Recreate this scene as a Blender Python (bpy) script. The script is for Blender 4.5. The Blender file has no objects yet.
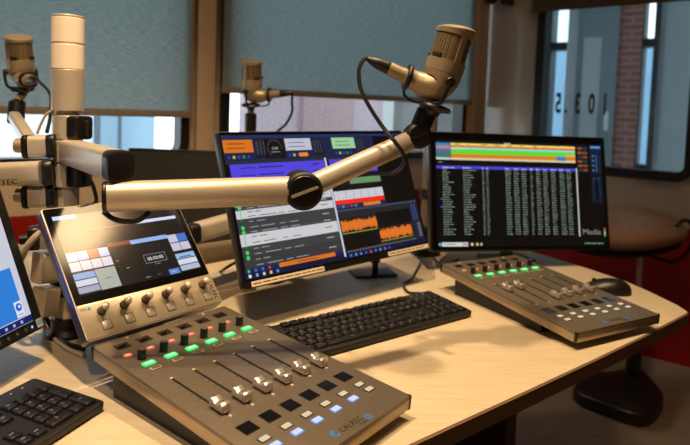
import bpy, bmesh, math, random
from mathutils import Matrix, Vector
from math import sin, cos, pi, radians as R
random.seed(7)
sc = bpy.context.scene
col = sc.collection
DESK = 0.74                      # desk top height; coordinates below are measured from the desk top
# ------------------------------------------------------------------ camera frame
F, PIT, ROL, H, CYP = 586.0, .0625, .0347, .4205, 147.5   # the lens is shifted: its axis meets the picture at row 147.5
fw = Vector((0, cos(PIT), -sin(PIT))); up0 = Vector((0, sin(PIT), cos(PIT))); rt0 = Vector((1, 0, 0))
RT = rt0*cos(ROL) + up0*sin(ROL); UP = up0*cos(ROL) - rt0*sin(ROL); EYE = Vector((0, 0, H))
def ray(x, y): return fw + RT*((x-345)/F) - UP*((y-CYP)/F)
def at(x, y, Y): d = ray(x, y); return EYE + d*(Y/d.y)
def onz(x, y, z=0.0): d = ray(x, y); return EYE + d*((z-H)/d.z)

# ------------------------------------------------------------------ materials
def lin(c):
    return tuple((v/255/12.92 if v/255 <= .04045 else ((v/255+.055)/1.055)**2.4) for v in c) + (1,)
def mat(name, c, rough=.5, metal=0., var=.08, scale=60., bump=0., coat=0., spec=.5, stretch=None):
    m = bpy.data.materials.new(name); m.use_nodes = True
    nt = m.node_tree; b = nt.nodes['Principled BSDF']
    L = lin(c)
    tc = nt.nodes.new('ShaderNodeTexCoord'); mp = nt.nodes.new('ShaderNodeMapping')
    nt.links.new(tc.outputs['Object'], mp.inputs['Vector'])
    if stretch: mp.inputs['Scale'].default_value = stretch
    nz = nt.nodes.new('ShaderNodeTexNoise'); nz.inputs['Scale'].default_value = scale; nz.inputs['Detail'].default_value = 3
    nt.links.new(mp.outputs['Vector'], nz.inputs['Vector'])
    cr = nt.nodes.new('ShaderNodeValToRGB')
    cr.color_ramp.elements[0].position = .3; cr.color_ramp.elements[1].position = .7
    cr.color_ramp.elements[0].color = tuple(v*(1-var) for v in L[:3])+(1,)
    cr.color_ramp.elements[1].color = tuple(min(1, v*(1+var)) for v in L[:3])+(1,)
    nt.links.new(nz.outputs['Fac'], cr.inputs['Fac']); nt.links.new(cr.outputs['Color'], b.inputs['Base Color'])
    b.inputs['Roughness'].default_value = rough; b.inputs['Metallic'].default_value = metal
    b.inputs['Coat Weight'].default_value = coat; b.inputs['Coat Roughness'].default_value = .08
    b.inputs['Specular IOR Level'].default_value = spec
    if bump:
        bp = nt.nodes.new('ShaderNodeBump'); bp.inputs['Strength'].default_value = bump; bp.inputs['Distance'].default_value = .002
        nt.links.new(nz.outputs['Fac'], bp.inputs['Height']); nt.links.new(bp.outputs['Normal'], b.inputs['Normal'])
    return m
_em = {}
def emi(c, s=1.0, gloss=True):
    """a lit display colour under a glossy cover"""
    k = (tuple(c), s)
    if k in _em: return _em[k]
    m = bpy.data.materials.new('lit_%d_%d_%d' % tuple(c)); m.use_nodes = True
    b = m.node_tree.nodes['Principled BSDF']
    b.inputs['Base Color'].default_value = (.004, .004, .005, 1); b.inputs['Roughness'].default_value = .14; b.inputs['Specular IOR Level'].default_value = .8
    b.inputs['Emission Color'].default_value = lin(c); b.inputs['Emission Strength'].default_value = s
    _em[k] = m; return m
def brick_mat(name, c1, c2, mortar, sx, sy):
    m = bpy.data.materials.new(name); m.use_nodes = True; nt = m.node_tree; b = nt.nodes['Principled BSDF']
    tc = nt.nodes.new('ShaderNodeTexCoord'); mp = nt.nodes.new('ShaderNodeMapping'); mp.inputs['Scale'].default_value = (1, 1, 1)
    br = nt.nodes.new('ShaderNodeTexBrick'); br.inputs['Scale'].default_value = 1
    br.inputs['Brick Width'].default_value = sx; br.inputs['Row Height'].default_value = sy; br.inputs['Mortar Size'].default_value = .01
    br.inputs['Color1'].default_value = lin(c1); br.inputs['Color2'].default_value = lin(c2); br.inputs['Mortar'].default_value = lin(mortar)
    nt.links.new(tc.outputs['UV'], br.inputs['Vector']); nt.links.new(br.outputs['Color'], b.inputs['Base Color'])
    b.inputs['Roughness'].default_value = .9
    return m
def wood_mat(name, a, b_, scale, rough, stretch, rotz):
    m = mat(name, a, rough); nt = m.node_tree
    cr = [n for n in nt.nodes if n.type == 'VALTORGB'][0]
    cr.color_ramp.elements[0].color = lin(a); cr.color_ramp.elements[1].color = lin(b_)
    nz = [n for n in nt.nodes if n.type == 'TEX_NOISE'][0]; nz.inputs['Scale'].default_value = scale; nz.inputs['Detail'].default_value = 6
    mp = [n for n in nt.nodes if n.type == 'MAPPING'][0]; mp.inputs['Scale'].default_value = stretch; mp.inputs['Rotation'].default_value = (0, 0, rotz)
    return m
def grille_mat(name, hole, metal_c, scale, metal=.8):
    m = bpy.data.materials.new(name); m.use_nodes = True; nt = m.node_tree; b = nt.nodes['Principled BSDF']
    tc = nt.nodes.new('ShaderNodeTexCoord'); v = nt.nodes.new('ShaderNodeTexVoronoi'); v.inputs['Scale'].default_value = scale
    v.inputs['Randomness'].default_value = .15
    cr = nt.nodes.new('ShaderNodeValToRGB'); cr.color_ramp.elements[0].color = lin(hole); cr.color_ramp.elements[1].color = lin(metal_c)
    cr.color_ramp.elements[0].position = .25; cr.color_ramp.elements[1].position = .5
    nt.links.new(tc.outputs['Object'], v.inputs['Vector']); nt.links.new(v.outputs['Distance'], cr.inputs['Fac'])
    nt.links.new(cr.outputs['Color'], b.inputs['Base Color']); b.inputs['Metallic'].default_value = metal; b.inputs['Roughness'].default_value = .45
    return m
def glass_mat(name, tint, refl):
    m = bpy.data.materials.new(name); m.use_nodes = True; nt = m.node_tree
    for n in list(nt.nodes):
        if n.type != 'OUTPUT_MATERIAL': nt.nodes.remove(n)
    out = nt.nodes[0]; t = nt.nodes.new('ShaderNodeBsdfTransparent'); t.inputs['Color'].default_value = tint
    g = nt.nodes.new('ShaderNodeBsdfGlossy'); g.inputs['Roughness'].default_value = .03
    fr = nt.nodes.new('ShaderNodeFresnel'); fr.inputs['IOR'].default_value = refl
    mx = nt.nodes.new('ShaderNodeMixShader')
    ge = nt.nodes.new('ShaderNodeNewGeometry'); mu = nt.nodes.new('ShaderNodeMath'); mu.operation = 'MULTIPLY_ADD'
    mu.inputs[1].default_value = -1.; mu.inputs[2].default_value = 1.; m2 = nt.nodes.new('ShaderNodeMath'); m2.operation = 'MULTIPLY'
    nt.links.new(ge.outputs['Backfacing'], mu.inputs[0]); nt.links.new(mu.outputs[0], m2.inputs[0]); nt.links.new(fr.outputs['Fac'], m2.inputs[1])
    nt.links.new(m2.outputs[0], mx.inputs['Fac']); nt.links.new(t.outputs[0], mx.inputs[1]); nt.links.new(g.outputs[0], mx.inputs[2])
    nt.links.new(mx.outputs[0], out.inputs['Surface']); return m
def blind_mat(name, c, trans):
    m = bpy.data.materials.new(name); m.use_nodes = True; nt = m.node_tree
    out = [n for n in nt.nodes if n.type == 'OUTPUT_MATERIAL'][0]; b = nt.nodes['Principled BSDF']
    tc = nt.nodes.new('ShaderNodeTexCoord'); mp = nt.nodes.new('ShaderNodeMapping'); mp.inputs['Scale'].default_value = (14, 14, 160)
    nz = nt.nodes.new('ShaderNodeTexNoise'); nz.inputs['Scale'].default_value = 3; nz.inputs['Detail'].default_value = 4
    nt.links.new(tc.outputs['Object'], mp.inputs['Vector']); nt.links.new(mp.outputs['Vector'], nz.inputs['Vector'])
    cr = nt.nodes.new('ShaderNodeValToRGB'); L = lin(c)
    cr.color_ramp.elements[0].position = .3; cr.color_ramp.elements[1].position = .7
    cr.color_ramp.elements[0].color = tuple(v*.72 for v in L[:3])+(1,); cr.color_ramp.elements[1].color = tuple(v*1.28 for v in L[:3])+(1,)
    nt.links.new(nz.outputs['Fac'], cr.inputs['Fac']); nt.links.new(cr.outputs['Color'], b.inputs['Base Color'])
    b.inputs['Roughness'].default_value = .9; b.inputs['Specular IOR Level'].default_value = .1
    tr = nt.nodes.new('ShaderNodeBsdfTranslucent'); nt.links.new(cr.outputs['Color'], tr.inputs['Color'])
    mx = nt.nodes.new('ShaderNodeMixShader'); mx.inputs['Fac'].default_value = trans
    nt.links.new(b.outputs[0], mx.inputs[1]); nt.links.new(tr.outputs[0], mx.inputs[2]); nt.links.new(mx.outputs[0], out.inputs['Surface'])
    return m

M = dict(
 desk=wood_mat('pale_maple_laminate', (206, 188, 158), (222, 205, 176), 9, .38, (1.5, 22, 1), .7),
 edge=wood_mat('dark_wood_edge', (112, 82, 58), (134, 100, 72), 9, .5, (2, 2, 30), 0),
 panelwood=wood_mat('brown_wood_panel', (58, 40, 30), (74, 52, 38), 8, .6, (12, 12, 1), 0),
 floor=wood_mat('grey_brown_vinyl', (108, 94, 80), (128, 112, 96), 5, .5, (2, 12, 1), .9),
 wall=mat('warm_white_paint', (206, 184, 160), .32, var=.02, scale=30, coat=.0, spec=.6),
 wallgloss=mat('satin_wall_panel', (178, 160, 142), .09, var=.02, scale=30, spec=1.0),
 red=mat('red_wall_paint', (150, 22, 14), .45, var=.04, scale=30),
 base=mat('baseboard_paint', (150, 128, 112), .5, var=.04, scale=30),
 ceil=mat('ceiling_paint', (205, 195, 180), .8, var=.02),
 trim=mat('grey_beige_trim', (206, 178, 150), .5, var=.03),
 rubber=mat('black_rubber', (8, 8, 9), .5, var=.1),
 black=mat('black_plastic', (20, 19, 19), .38, var=.1),
 blackm=mat('matt_black_plastic', (17, 16, 15), .55, var=.12),
 key=mat('black_key_plastic', (15, 14, 13), .42, var=.1),
 keyleg=mat('key_legend_print', (150, 145, 138), .6),
 alu=mat('satin_aluminium', (205, 192, 174), .36, .35, var=.03, scale=25),
 aluface=mat('anodised_aluminium_plate', (170, 156, 136), .34, .45, var=.05, scale=90, stretch=(1, 14, 14)),
 gun=mat('dark_anodised_plate', (126, 115, 101), .34, .5, var=.06, scale=120),
 gunside=mat('brushed_steel_side', (176, 158, 134), .34, .5, var=.08, scale=60, stretch=(1, 1, 20)),
 chrome=mat('polished_chrome', (222, 214, 204), .22, .7, var=.02),
 knobm=mat('dark_metal_knob', (128, 118, 106), .28, .6, var=.05),
 gold=mat('champagne_nickel', (170, 152, 126), .38, .45, var=.04, scale=60),
 grille=grille_mat('microphone_mesh', (22, 17, 12), (128, 108, 80), 300, .35),
 perf=grille_mat('perforated_black_steel', (3, 3, 3), (18, 16, 14), 260, .1),
 milk=mat('milky_polycarbonate', (248, 232, 214), .35, var=.01),
 cable=mat('black_cable_rubber', (22, 20, 18), .4, var=.1),
 wcable=mat('white_cable', (196, 180, 160), .45, var=.04),
 paper=mat('white_paper', (214, 204, 188), .8, var=.02),
 strip=mat('cream_label_strip', (232, 214, 184), .6, var=.02),
 ink=mat('black_ink', (30, 26, 24), .6, var=.0),
 blue_ink=mat('blue_ink', (50, 130, 215), .5, var=.0),
 slot=mat('slot_black', (8, 8, 8), .5, var=.0),
 tick=mat('tick_paint', (40, 33, 28), .6, var=.0),
 dot=mat('pale_dot', (196, 176, 150), .5, var=.0),
 dimglass=mat('dark_display_glass', (18, 15, 14), .12, var=.1),
 leather=mat('brown_leather', (164, 130, 108), .42, var=.12, scale=40, bump=.2),
 screenblack=mat('black_glass_bezel', (7, 7, 8), .12, var=.0),
 pale=mat('white_enamel', (224, 230, 236), .7, var=.03, scale=3),
 paleblue=mat('pale_blue_panel', (150, 182, 204), .7, var=.05, scale=3),
 greyframe=mat('grey_window_frame', (84, 96, 104), .6, var=.05),
 darkframe=mat('charcoal_frame', (40, 46, 50), .6, var=.05),
 corr=mat('corridor_plaster', (176, 186, 188), .8, var=.03),
 brick=brick_mat('red_brick', (150, 92, 84), (168, 108, 98), (170, 140, 132), .16, .05),
 pbrick=brick_mat('pale_red_brick', (128, 106, 112), (136, 114, 120), (158, 146, 152), .14, .03), pbrick2=brick_mat('dusky_red_brick', (116, 84, 86), (124, 92, 94), (146, 128, 130), .14, .03),
 blind=blind_mat('blue_grey_blind_fabric', (172, 186, 188), .57),
 dblind=blind_mat('brown_blind_fabric', (92, 80, 72), .15),
 glass=glass_mat('clear_window_glass', (.94, .97, .97, 1), 1.45),
 tglass=glass_mat('corridor_dimming_glass', (.74, .83, .86, 1), 1.6),  # tint put in to make the corridor behind this pane look dim
 door=mat('grey_door', (136, 148, 154), .5, var=.03), doorpane=mat('pale_door_pane', (190, 200, 204), .4, var=.03),
 lens=mat('grey_button_lens', (158, 148, 134), .3, .3, var=.02),
 paving=mat('pale_paving', (170, 170, 168), .9, var=.1, scale=4),
)

# ------------------------------------------------------------------ mesh builder
ROOTM = {}
def rootmat(o):
    while o.parent: o = o.parent
    return ROOTM.get(o.name, Matrix())
class MB:
    def __init__(s, X=None): s.bm = bmesh.new(); s.X = X or Matrix(); s.mats = []
    def mi(s, m):
        if m not in s.mats: s.mats.append(m)
        return s.mats.index(m)
    def absorb(s, tb, m, X=None):
        X = s.X @ (X or Matrix()); k = s.mi(m); mp = {}
        uvs = tb.loops.layers.uv.active; uvd = s.bm.loops.layers.uv.verify() if uvs else None
        for v in tb.verts: mp[v] = s.bm.verts.new(X @ v.co)
        flip = X.determinant() < 0
        for f in tb.faces:
            vs = [mp[v] for v in f.verts]
            if flip: vs.reverse()
            try: nf = s.bm.faces.new(vs)
            except ValueError: continue
            nf.material_index = k; nf.smooth = True
            if uvs:
                for a, b in zip(nf.loops, f.loops): a[uvd].uv = b[uvs].uv
        tb.free(); return s
    def box(s, x0, x1, y0, y1, z0, z1, m, bev=0., X=None, seg=2):
        tb = bmesh.new(); bmesh.ops.create_cube(tb, size=1)
        for v in tb.verts: v.co = Vector(((x0+x1)/2+v.co.x*(x1-x0), (y0+y1)/2+v.co.y*(y1-y0), (z0+z1)/2+v.co.z*(z1-z0)))
        if bev: bmesh.ops.bevel(tb, geom=tb.edges[:], offset=bev, segments=seg, affect='EDGES', profile=.5)
        return s.absorb(tb, m, X)
    def lathe(s, prof, m, n=28, X=None):
        tb = bmesh.new(); rings = []
        for r, z in prof:
            if r < 1e-6: rings.append([tb.verts.new((0, 0, z))])
            else: rings.append([tb.verts.new((r*cos(2*pi*i/n), r*sin(2*pi*i/n), z)) for i in range(n)])
        for a, b in zip(rings, rings[1:]):
            for i in range(n):
                j = (i+1) % n
                if len(a) == 1 and len(b) == 1: continue
                if len(a) == 1: tb.faces.new((a[0], b[j], b[i]))
                elif len(b) == 1: tb.faces.new((a[i], a[j], b[0]))
                else: tb.faces.new((a[i], a[j], b[j], b[i]))
        bmesh.ops.recalc_face_normals(tb, faces=tb.faces[:])
        return s.absorb(tb, m, X)
    def cyl(s, p0, p1, r, m, r1=None, n=24, bev=.0):
        p0 = Vector(p0); p1 = Vector(p1); d = p1-p0; L = d.length; r1 = r if r1 is None else r1
        Q = d.to_track_quat('Z', 'Y').to_matrix().to_4x4(); Q.translation = p0
        b = min(bev, L*.4, r*.5)
        pr = [(0, 0), (r-b, 0), (r, b), (r1, L-b), (r1-b, L), (0, L)] if b else [(0, 0), (r, 0), (r1, L), (0, L)]
        return s.lathe(pr, m, n, Q)
    def tube(s, pts, rad, m, n=10, sub=6, smooth=True):
        pts = [Vector(p) for p in pts]
        rr = rad if isinstance(rad, (list, tuple)) else [rad]*len(pts)
        P, Q = [], []
        if smooth and len(pts) > 2:
            for i in range(len(pts)-1):
                a = pts[max(i-1, 0)]; b = pts[i]; c = pts[i+1]; d = pts[min(i+2, len(pts)-1)]
                for k in range(sub):
                    t = k/sub
                    P.append(.5*((2*b)+(c-a)*t+(2*a-5*b+4*c-d)*t*t+(3*b-a-3*c+d)*t**3)); Q.append(rr[i]*(1-t)+rr[i+1]*t)
            P.append(pts[-1]); Q.append(rr[-1])
        else: P, Q = pts, rr
        tb = bmesh.new(); rings = []; nrm = None
        for i, p in enumerate(P):
            t = (P[min(i+1, len(P)-1)]-P[max(i-1, 0)]).normalized()
            if nrm is None: nrm = t.orthogonal().normalized()
            nrm = (nrm-t*nrm.dot(t)).normalized(); bn = t.cross(nrm)
            rings.append([tb.verts.new(p+(nrm*cos(2*pi*k/n)+bn*sin(2*pi*k/n))*Q[i]) for k in range(n)])
        for a, b in zip(rings, rings[1:]):
            for i in range(n): tb.faces.new((a[i], a[(i+1) % n], b[(i+1) % n], b[i]))
        tb.faces.new(rings[0][::-1]); tb.faces.new(rings[-1])
        return s.absorb(tb, m)
    def prism(s, poly, z0, z1, m, X=None, bev=0., seg=2, side=None):
        tb = bmesh.new(); bot = [tb.verts.new((x, y, z0)) for x, y in poly]; f = tb.faces.new(bot)
        if f.normal.z > 0 or sum(poly[i][0]*poly[(i+1) % len(poly)][1]-poly[(i+1) % len(poly)][0]*poly[i][1] for i in range(len(poly))) > 0:
            f.normal_flip()
        r = bmesh.ops.extrude_face_region(tb, geom=[f]); top = [v for v in r['geom'] if isinstance(v, bmesh.types.BMVert)]
        for v in top: v.co.z = z1
        tb.faces.ensure_lookup_table(); bmesh.ops.recalc_face_normals(tb, faces=tb.faces[:])
        if bev:
            es = [e for e in tb.edges if abs(e.verts[0].co.z-e.verts[1].co.z) < 1e-7]
            bmesh.ops.bevel(tb, geom=es, offset=bev, segments=seg, affect='EDGES', profile=.5)
        return s.absorb(tb, m, X)
    def quad(s, x0, x1, y0, y1, z, m, X=None):
        tb = bmesh.new(); tb.faces.new([tb.verts.new(p) for p in ((x0, y0, z), (x1, y0, z), (x1, y1, z), (x0, y1, z))])
        return s.absorb(tb, m, X)
    def poly(s, pts, z, m, X=None):
        tb = bmesh.new(); tb.faces.new([tb.verts.new((x, y, z)) for x, y in pts]); return s.absorb(tb, m, X)
    def holed(s, outer, holes, y0, y1, m, X=None):
        """slab in the x-z plane with holes, from y0 to y1"""
        tb = bmesh.new(); es = []
        for loop in [outer]+holes:
            vs = [tb.verts.new((x, y0, z)) for x, z in loop]
            es += [tb.edges.new((vs[i], vs[(i+1) % len(vs)])) for i in range(len(vs))]
        bmesh.ops.triangle_fill(tb, use_beauty=True, use_dissolve=False, edges=es)
        r = bmesh.ops.extrude_face_region(tb, geom=tb.faces[:])
        for v in r['geom']:
            if isinstance(v, bmesh.types.BMVert): v.co.y = y1
        bmesh.ops.recalc_face_normals(tb, faces=tb.faces[:])
        return s.absorb(tb, m, X)
    def text(s, body, size, m, X=None, ext=.0002, align='LEFT', sx=1.0, space=1.0, bold=0.):
        c = bpy.data.curves.new('t', 'FONT'); c.body = body; c.size = size; c.extrude = ext; c.align_x = align; c.space_character = space
        c.resolution_u = 2; c.offset = bold*size
        o = bpy.data.objects.new('t', c); col.objects.link(o); bpy.context.view_layer.update()
        me = bpy.data.meshes.new_from_object(o.evaluated_get(bpy.context.evaluated_depsgraph_get()))
        bpy.data.objects.remove(o); bpy.data.curves.remove(c)
        tb = bmesh.new(); tb.from_mesh(me); bpy.data.meshes.remove(me)
        for v in tb.verts: v.co.x *= sx
        return s.absorb(tb, m, X)
    def mesh(s, name, pre=None):
        if pre is not None: s.bm.transform(pre)
        me = bpy.data.meshes.new(name); s.bm.to_mesh(me); s.bm.free()
        for m in s.mats: me.materials.append(m)
        me.set_sharp_from_angle(angle=R(38)); return me
    def build(s, name, parent=None, label=None):
        me = s.mesh(name, rootmat(parent).inverted() if parent else None)
        o = bpy.data.objects.new(name, me); col.objects.link(o)
        if parent: o.parent = parent
        if label: o['label'] = label
        return o
def thing(name, X, label, cat, group=None):
    o = bpy.data.objects.new(name, None); col.objects.link(o); o.empty_display_size = .05
    o.matrix_basis = X; ROOTM[o.name] = X.copy(); o['label'] = label; o['category'] = cat
    if group: o['group'] = group
    return o
def tag(o, label, cat, group=None):
    o['label'] = label; o['category'] = cat
    if group: o['group'] = group
    return o
def struct(o): o['kind'] = 'structure'; return o
def T(x, y, z): return Matrix.Translation((x, y, z))
def PM(x, y, z, yaw, tilt, rol=0.):
    u = Vector((cos(yaw), sin(yaw), 0)); h = Vector((-sin(yaw), cos(yaw), 0)); v = h*cos(tilt)+Vector((0, 0, 1))*sin(tilt)
    a = u*cos(rol)+v*sin(rol); b = v*cos(rol)-u*sin(rol); n = a.cross(b)
    return Matrix(((a.x, b.x, n.x, x), (a.y, b.y, n.y, y), (a.z, b.z, n.z, z), (0, 0, 0, 1)))
def frame(o, z, x):
    """matrix with local Z along z and local X as near x as possible"""
    z = Vector(z).normalized(); x = Vector(x); x = (x-z*x.dot(z)).normalized(); y = z.cross(x)
    return Matrix(((x.x, y.x, z.x, o[0]), (x.y, y.y, z.y, o[1]), (x.z, y.z, z.z, o[2]), (0, 0, 0, 1)))
def rrect(x0, x1, y0, y1, r, n=5):
    out = []
    for cx, cy, a0 in ((x1-r, y1-r, 0), (x0+r, y1-r, 90), (x0+r, y0+r, 180), (x1-r, y0+r, 270)):
        for k in range(n+1):
            a = R(a0+90*k/n); out.append((cx+r*cos(a), cy+r*sin(a)))
    return out

# ------------------------------------------------------------------ the room
CX, CY, WK = .69, 3.136, 1.035
eL = Vector((1, .73, 0)).normalized(); eR = Vector((1, -.78, 0)).normalized()
def wallframe(e):
    out = Vector((-e.y, e.x, 0))
    return Matrix(((e.x*WK, out.x*WK, 0, CX*WK), (e.y*WK, out.y*WK, 0, CY*WK), (0, 0, WK, H*(1-WK)), (0, 0, 0, 1)))
WL, WR = wallframe(eL), wallframe(eR)
ZF, ZC, ZRED, ZBB = -DESK, 1.95, .045, -.64
def clipx(o, lo, hi): return [(x, z) for x, z in o]
w1 = rrect(-3.3, -1.605, .212, 1.3, .07); w2 = rrect(-1.45, -.115, .212, 1.3, .05); w3 = rrect(.335, 1.02, .175, 1.28, .06)
LW, RW = -4.0, 2.6
wl = MB(WL)
wl.holed([(LW, ZRED), (0, ZRED), (0, ZC), (LW, ZC)], [w1, w2], 0, .05, M['wall'])
wl.holed([(LW, ZBB), (0, ZBB), (0, ZRED), (LW, ZRED)], [], 0, .12, M['red'])
wl.holed([(LW, ZF), (0, ZF), (0, ZBB), (LW, ZBB)], [], 0, .12, M['wall'])
struct(wl.build('wall_left'))
ZREDR = -.035
wr = MB(WR)
wr.holed([(0, ZREDR), (RW, ZREDR), (RW, ZC), (0, ZC)], [w3], 0, .08, M['wallgloss'])
wr.holed([(0, ZBB), (RW, ZBB), (RW, ZREDR), (0, ZREDR)], [], 0, .12, M['red'])
wr.holed([(0, ZF), (RW, ZF), (RW, ZBB), (0, ZBB)], [], 0, .12, M['wall'])
struct(wr.build('wall_right'))
struct(MB(WL).box(LW, 0, -.012, .0, ZF, ZBB, M['base'], .002).build('baseboard_left'))
struct(MB(WR).box(0, RW, -.012, .0, ZF, ZBB, M['base'], .002).build('baseboard_right'))
pl = WL @ Vector((LW, 0, 0)); pr = WR @ Vector((RW, 0, 0))
room = [(CX*WK, CY*WK), (pl.x, pl.y), (-2.3, -1.9), (2.5, -1.9), (pr.x, pr.y)]
big = [(CX+(x-CX)*1.08, CY+(y-CY)*1.08+.25) for x, y in room]
struct(MB().prism(big, ZF-.05, ZF, M['floor']).build('floor'))
struct(MB().prism(big, ZC, ZC+.05, M['ceil']).build('ceiling'))
def plainwall(name, a, b):
    a = Vector(a+(0,)); b = Vector(b+(0,)); e = (b-a).normalized(); o = Vector((-e.y, e.x, 0)); L = (b-a).length
    X = Matrix(((e.x, o.x, 0, a.x), (e.y, o.y, 0, a.y), (0, 0, 1, 0), (0, 0, 0, 1)))
    struct(MB(X).box(0, L, 0, .08, ZF, ZC, M['wall']).build(name))
plainwall('wall_side', room[2], room[1]); plainwall('wall_back', room[3], room[2]); plainwall('wall_rear', room[4], room[3])

def opx(x, y, d, X):
    """horizontal position along a wall frame at distance d beyond the wall for a sight line"""
    r = X.inverted().to_3x3() @ ray(x, y); e = X.inverted() @ EYE; t = (d-e.y)/r.y
    return e.x+r.x*t
def window(name, X, hole, fr, glassm, r0, depth=.05):
    def off(d):
        xs = [p[0] for p in hole]; zs = [p[1] for p in hole]
        return rrect(min(xs)-d, max(xs)+d, min(zs)-d, max(zs)+d, max(.01, r0+d))
    g = MB(X); xs = [p[0] for p in hole]; zs = [p[1] for p in hole]
    g.holed(off(.012), [off(-fr)], -depth, .04, M['rubber'])
    o = struct(g.build(name))
    p = MB(X); p.holed(off(-fr+.004), [], .012, .018, glassm); p.build('pane', o)
    return o
win1 = window('window_1', WL, w1, .022, M['glass'], .07, .03)
win2 = window('window_2', WL, w2, .018, M['glass'], .05, .03)
win3 = window('window_3', WR, w3, .028, M['tglass'], .06, .035)
b = MB(WR)   # station frequency applied to the pane, readable from the corridor side
for ch, pa in (('1', 608), ('0', 594.5), ('3', 580.5), ('.', 567), ('5', 561)):
    b.text(ch, .135, M['ink'], T(opx(pa, 112, .011, WR), .011, .448) @ Matrix.Rotation(pi, 4, 'Z') @ Matrix.Rotation(pi/2, 4, 'X'), .0005, 'LEFT', .46, 1., .03)
b.build('pane_lettering', win3, 'dark mirrored numerals on the glass')
struct(MB(WL).box(-1.565, -1.495, -.03, 0, ZF, ZC, M['trim'], .004).build('trim_1'))
struct(MB(WL).box(-.10, -.065, -.02, 0, ZRED, ZC, M['trim'], .004).build('trim_2'))

def blind(X, s0, s1, zb, d, fm, barm, label):
    o = thing('roller_blind', X @ T((s0+s1)/2, -d, zb), label, 'blind', 'roller blinds at the studio windows')
    MB(X).box(s0, s1, -d-.001, -d+.001, zb+.01, ZC-.06, fm).build('fabric', o)
    MB(X).box(s0-.003, s1+.003, -d-.006, -d+.006, zb-.008, zb+.016, barm, .003).build('bottom_bar', o)
    MB(X).cyl((s0, -d, ZC-.05), (s1, -d, ZC-.05), .03, M['trim']).build('roller', o)
barm = mat('beige_blind_bar', (140, 128, 114), .5, var=.02)
blind(WL, -3.35, -1.60, .383, .05, M['blind'], barm, 'blue-grey roller blind at the far left, behind the white signal lamp')
blind(WL, -1.475, -.092, .480, .05, M['blind'], barm, 'blue-grey roller blind on the middle window, behind the boom microphone')
blind(WR, .300, 1.08, .94, .055, M['dblind'], M['dblind'], 'dark brown roller blind above the window with mirrored numerals')

# small fittings high on the right wall
o = tag(MB(WR).box(.135, .185, -.06, 0, .985, 1.09, M['black'], .004).build('wall_sensor'), 'small black box fixed high on the white wall by the corner', 'sensor')
o = tag(MB(WR).lathe([(0, .05), (.02, .047), (.034, .03), (.04, 0), (0, 0)], M['black'], 24, T(.06, 0, 1.04) @ Matrix.Rotation(pi/2, 4, 'X')).build('wall_dome'), 'small black dome high on the wall next to the blind', 'sensor')

# ------------------------------------------------------------------ outside the windows
def bwall(mb, x0, x1, y0, y1, z0, z1, m):
    tb = bmesh.new(); bmesh.ops.create_cube(tb, size=1); uv = tb.loops.layers.uv.verify()
    for v in tb.verts: v.co = Vector(((x0+x1)/2+v.co.x*(x1-x0), (y0+y1)/2+v.co.y*(y1-y0), (z0+z1)/2+v.co.z*(z1-z0)))
    for f in tb.faces:
        for l in f.loops:
            n = f.normal; l[uv].uv = (l.vert.co.x if abs(n.y) > .5 else l.vert.co.y, l.vert.co.z)
    mb.absorb(tb, m)
D = 3.0
bd = thing('building_across', WL @ T(-2, D, ZF), 'pale brick building front seen beneath the blinds outside', 'building')
X0 = lambda p: opx(p, 130, D, WL)
m_ = MB(WL); bwall(m_, X0(252), X0(384), D, D+.3, ZF-1, 2.6, M['pbrick']); m_.build('brick_wall', bd)
m_ = MB(WL); bwall(m_, X0(300), X0(350), D-.06, D+.2, ZF-1, 2.6, M['pbrick2']); m_.build('brick_pier', bd)
m_ = MB(WL); m_.box(X0(98), X0(155), D, D+.2, ZF-1, 2.6, M['paleblue']); m_.build('pale_panel', bd)
m_ = MB(WL); m_.box(X0(384), X0(408), D-.05, D+.2, ZF-1, 2.6, M['pale']); m_.build('column', bd)
m_ = MB(WL); m_.box(X0(420), X0(438), D-.05, D+.2, ZF-1, 2.6, M['paleblue']); m_.build('column', bd)
for p, q in ((116, 119), (95, 98), (396, 397.5), (408, 411), (438, 444)):
    m_ = MB(WL); m_.box(X0(p), X0(q), D-.08, D-.05, ZF-1, 2.6, M['greyframe']); m_.build('mullion', bd)
m_ = MB(WL); m_.box(X0(-120), X0(95), D+.05, D+.2, ZF-1, 1.0, M['pale']); m_.build('white_panel', bd)
m_ = MB(WL); m_.box(X0(444)+.02, X0(444)+4, D, D+.2, ZF-1, 2.6, M['pale']); m_.build('white_panel', bd)
tag(MB(WL).box(-9, 4, .5, 9, ZF-1.2, ZF-1.05, M['paving']).build('paving'), 'pale paving outside beyond the windows', 'paving')['kind'] = 'structure'
# corridor behind window 3: far wall at distance DC
DC = 2.0
Y0 = lambda p: opx(p, 100, DC, WR)
cz0, cz1 = ZF, 1.75
wc = MB(WR); wc.box(Y0(470), Y0(547), DC, DC+.08, cz0, cz1, M['corr']); wc.box(Y0(653), Y0(653)+3.2, DC, DC+.08, cz0, cz1, M['corr'])
wc.box(Y0(547), Y0(653), DC, DC+.08, 1.42, cz1, M['corr']); wc.box(Y0(547), Y0(653), DC, DC+.08, cz0, .0, M['corr'])
struct(wc.build('wall_corridor'))
struct(MB(WR).box(-.6, 4.5, .12, DC+.08, cz1, cz1+.05, M['corr']).build('trim_corridor_ceiling'))
struct(MB(WR).box(-.6, 4.5, .12, DC+.08, cz0-.05, cz0, M['floor']).build('trim_corridor_floor'))
struct(MB(WR).box(-.68, -.6, .12, DC+.08, cz0, cz1, M['corr']).build('wall_corridor_end'))
cw = MB(WR)
for p, q, dd in ((547, 550, .05), (568, 578, .1), (638, 641, .05), (652, 656, .08)):
    cw.box(Y0(p), Y0(q), DC-dd, DC+.1, .0, 1.42, M['pale'] if p == 568 else M['darkframe'])
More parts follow.
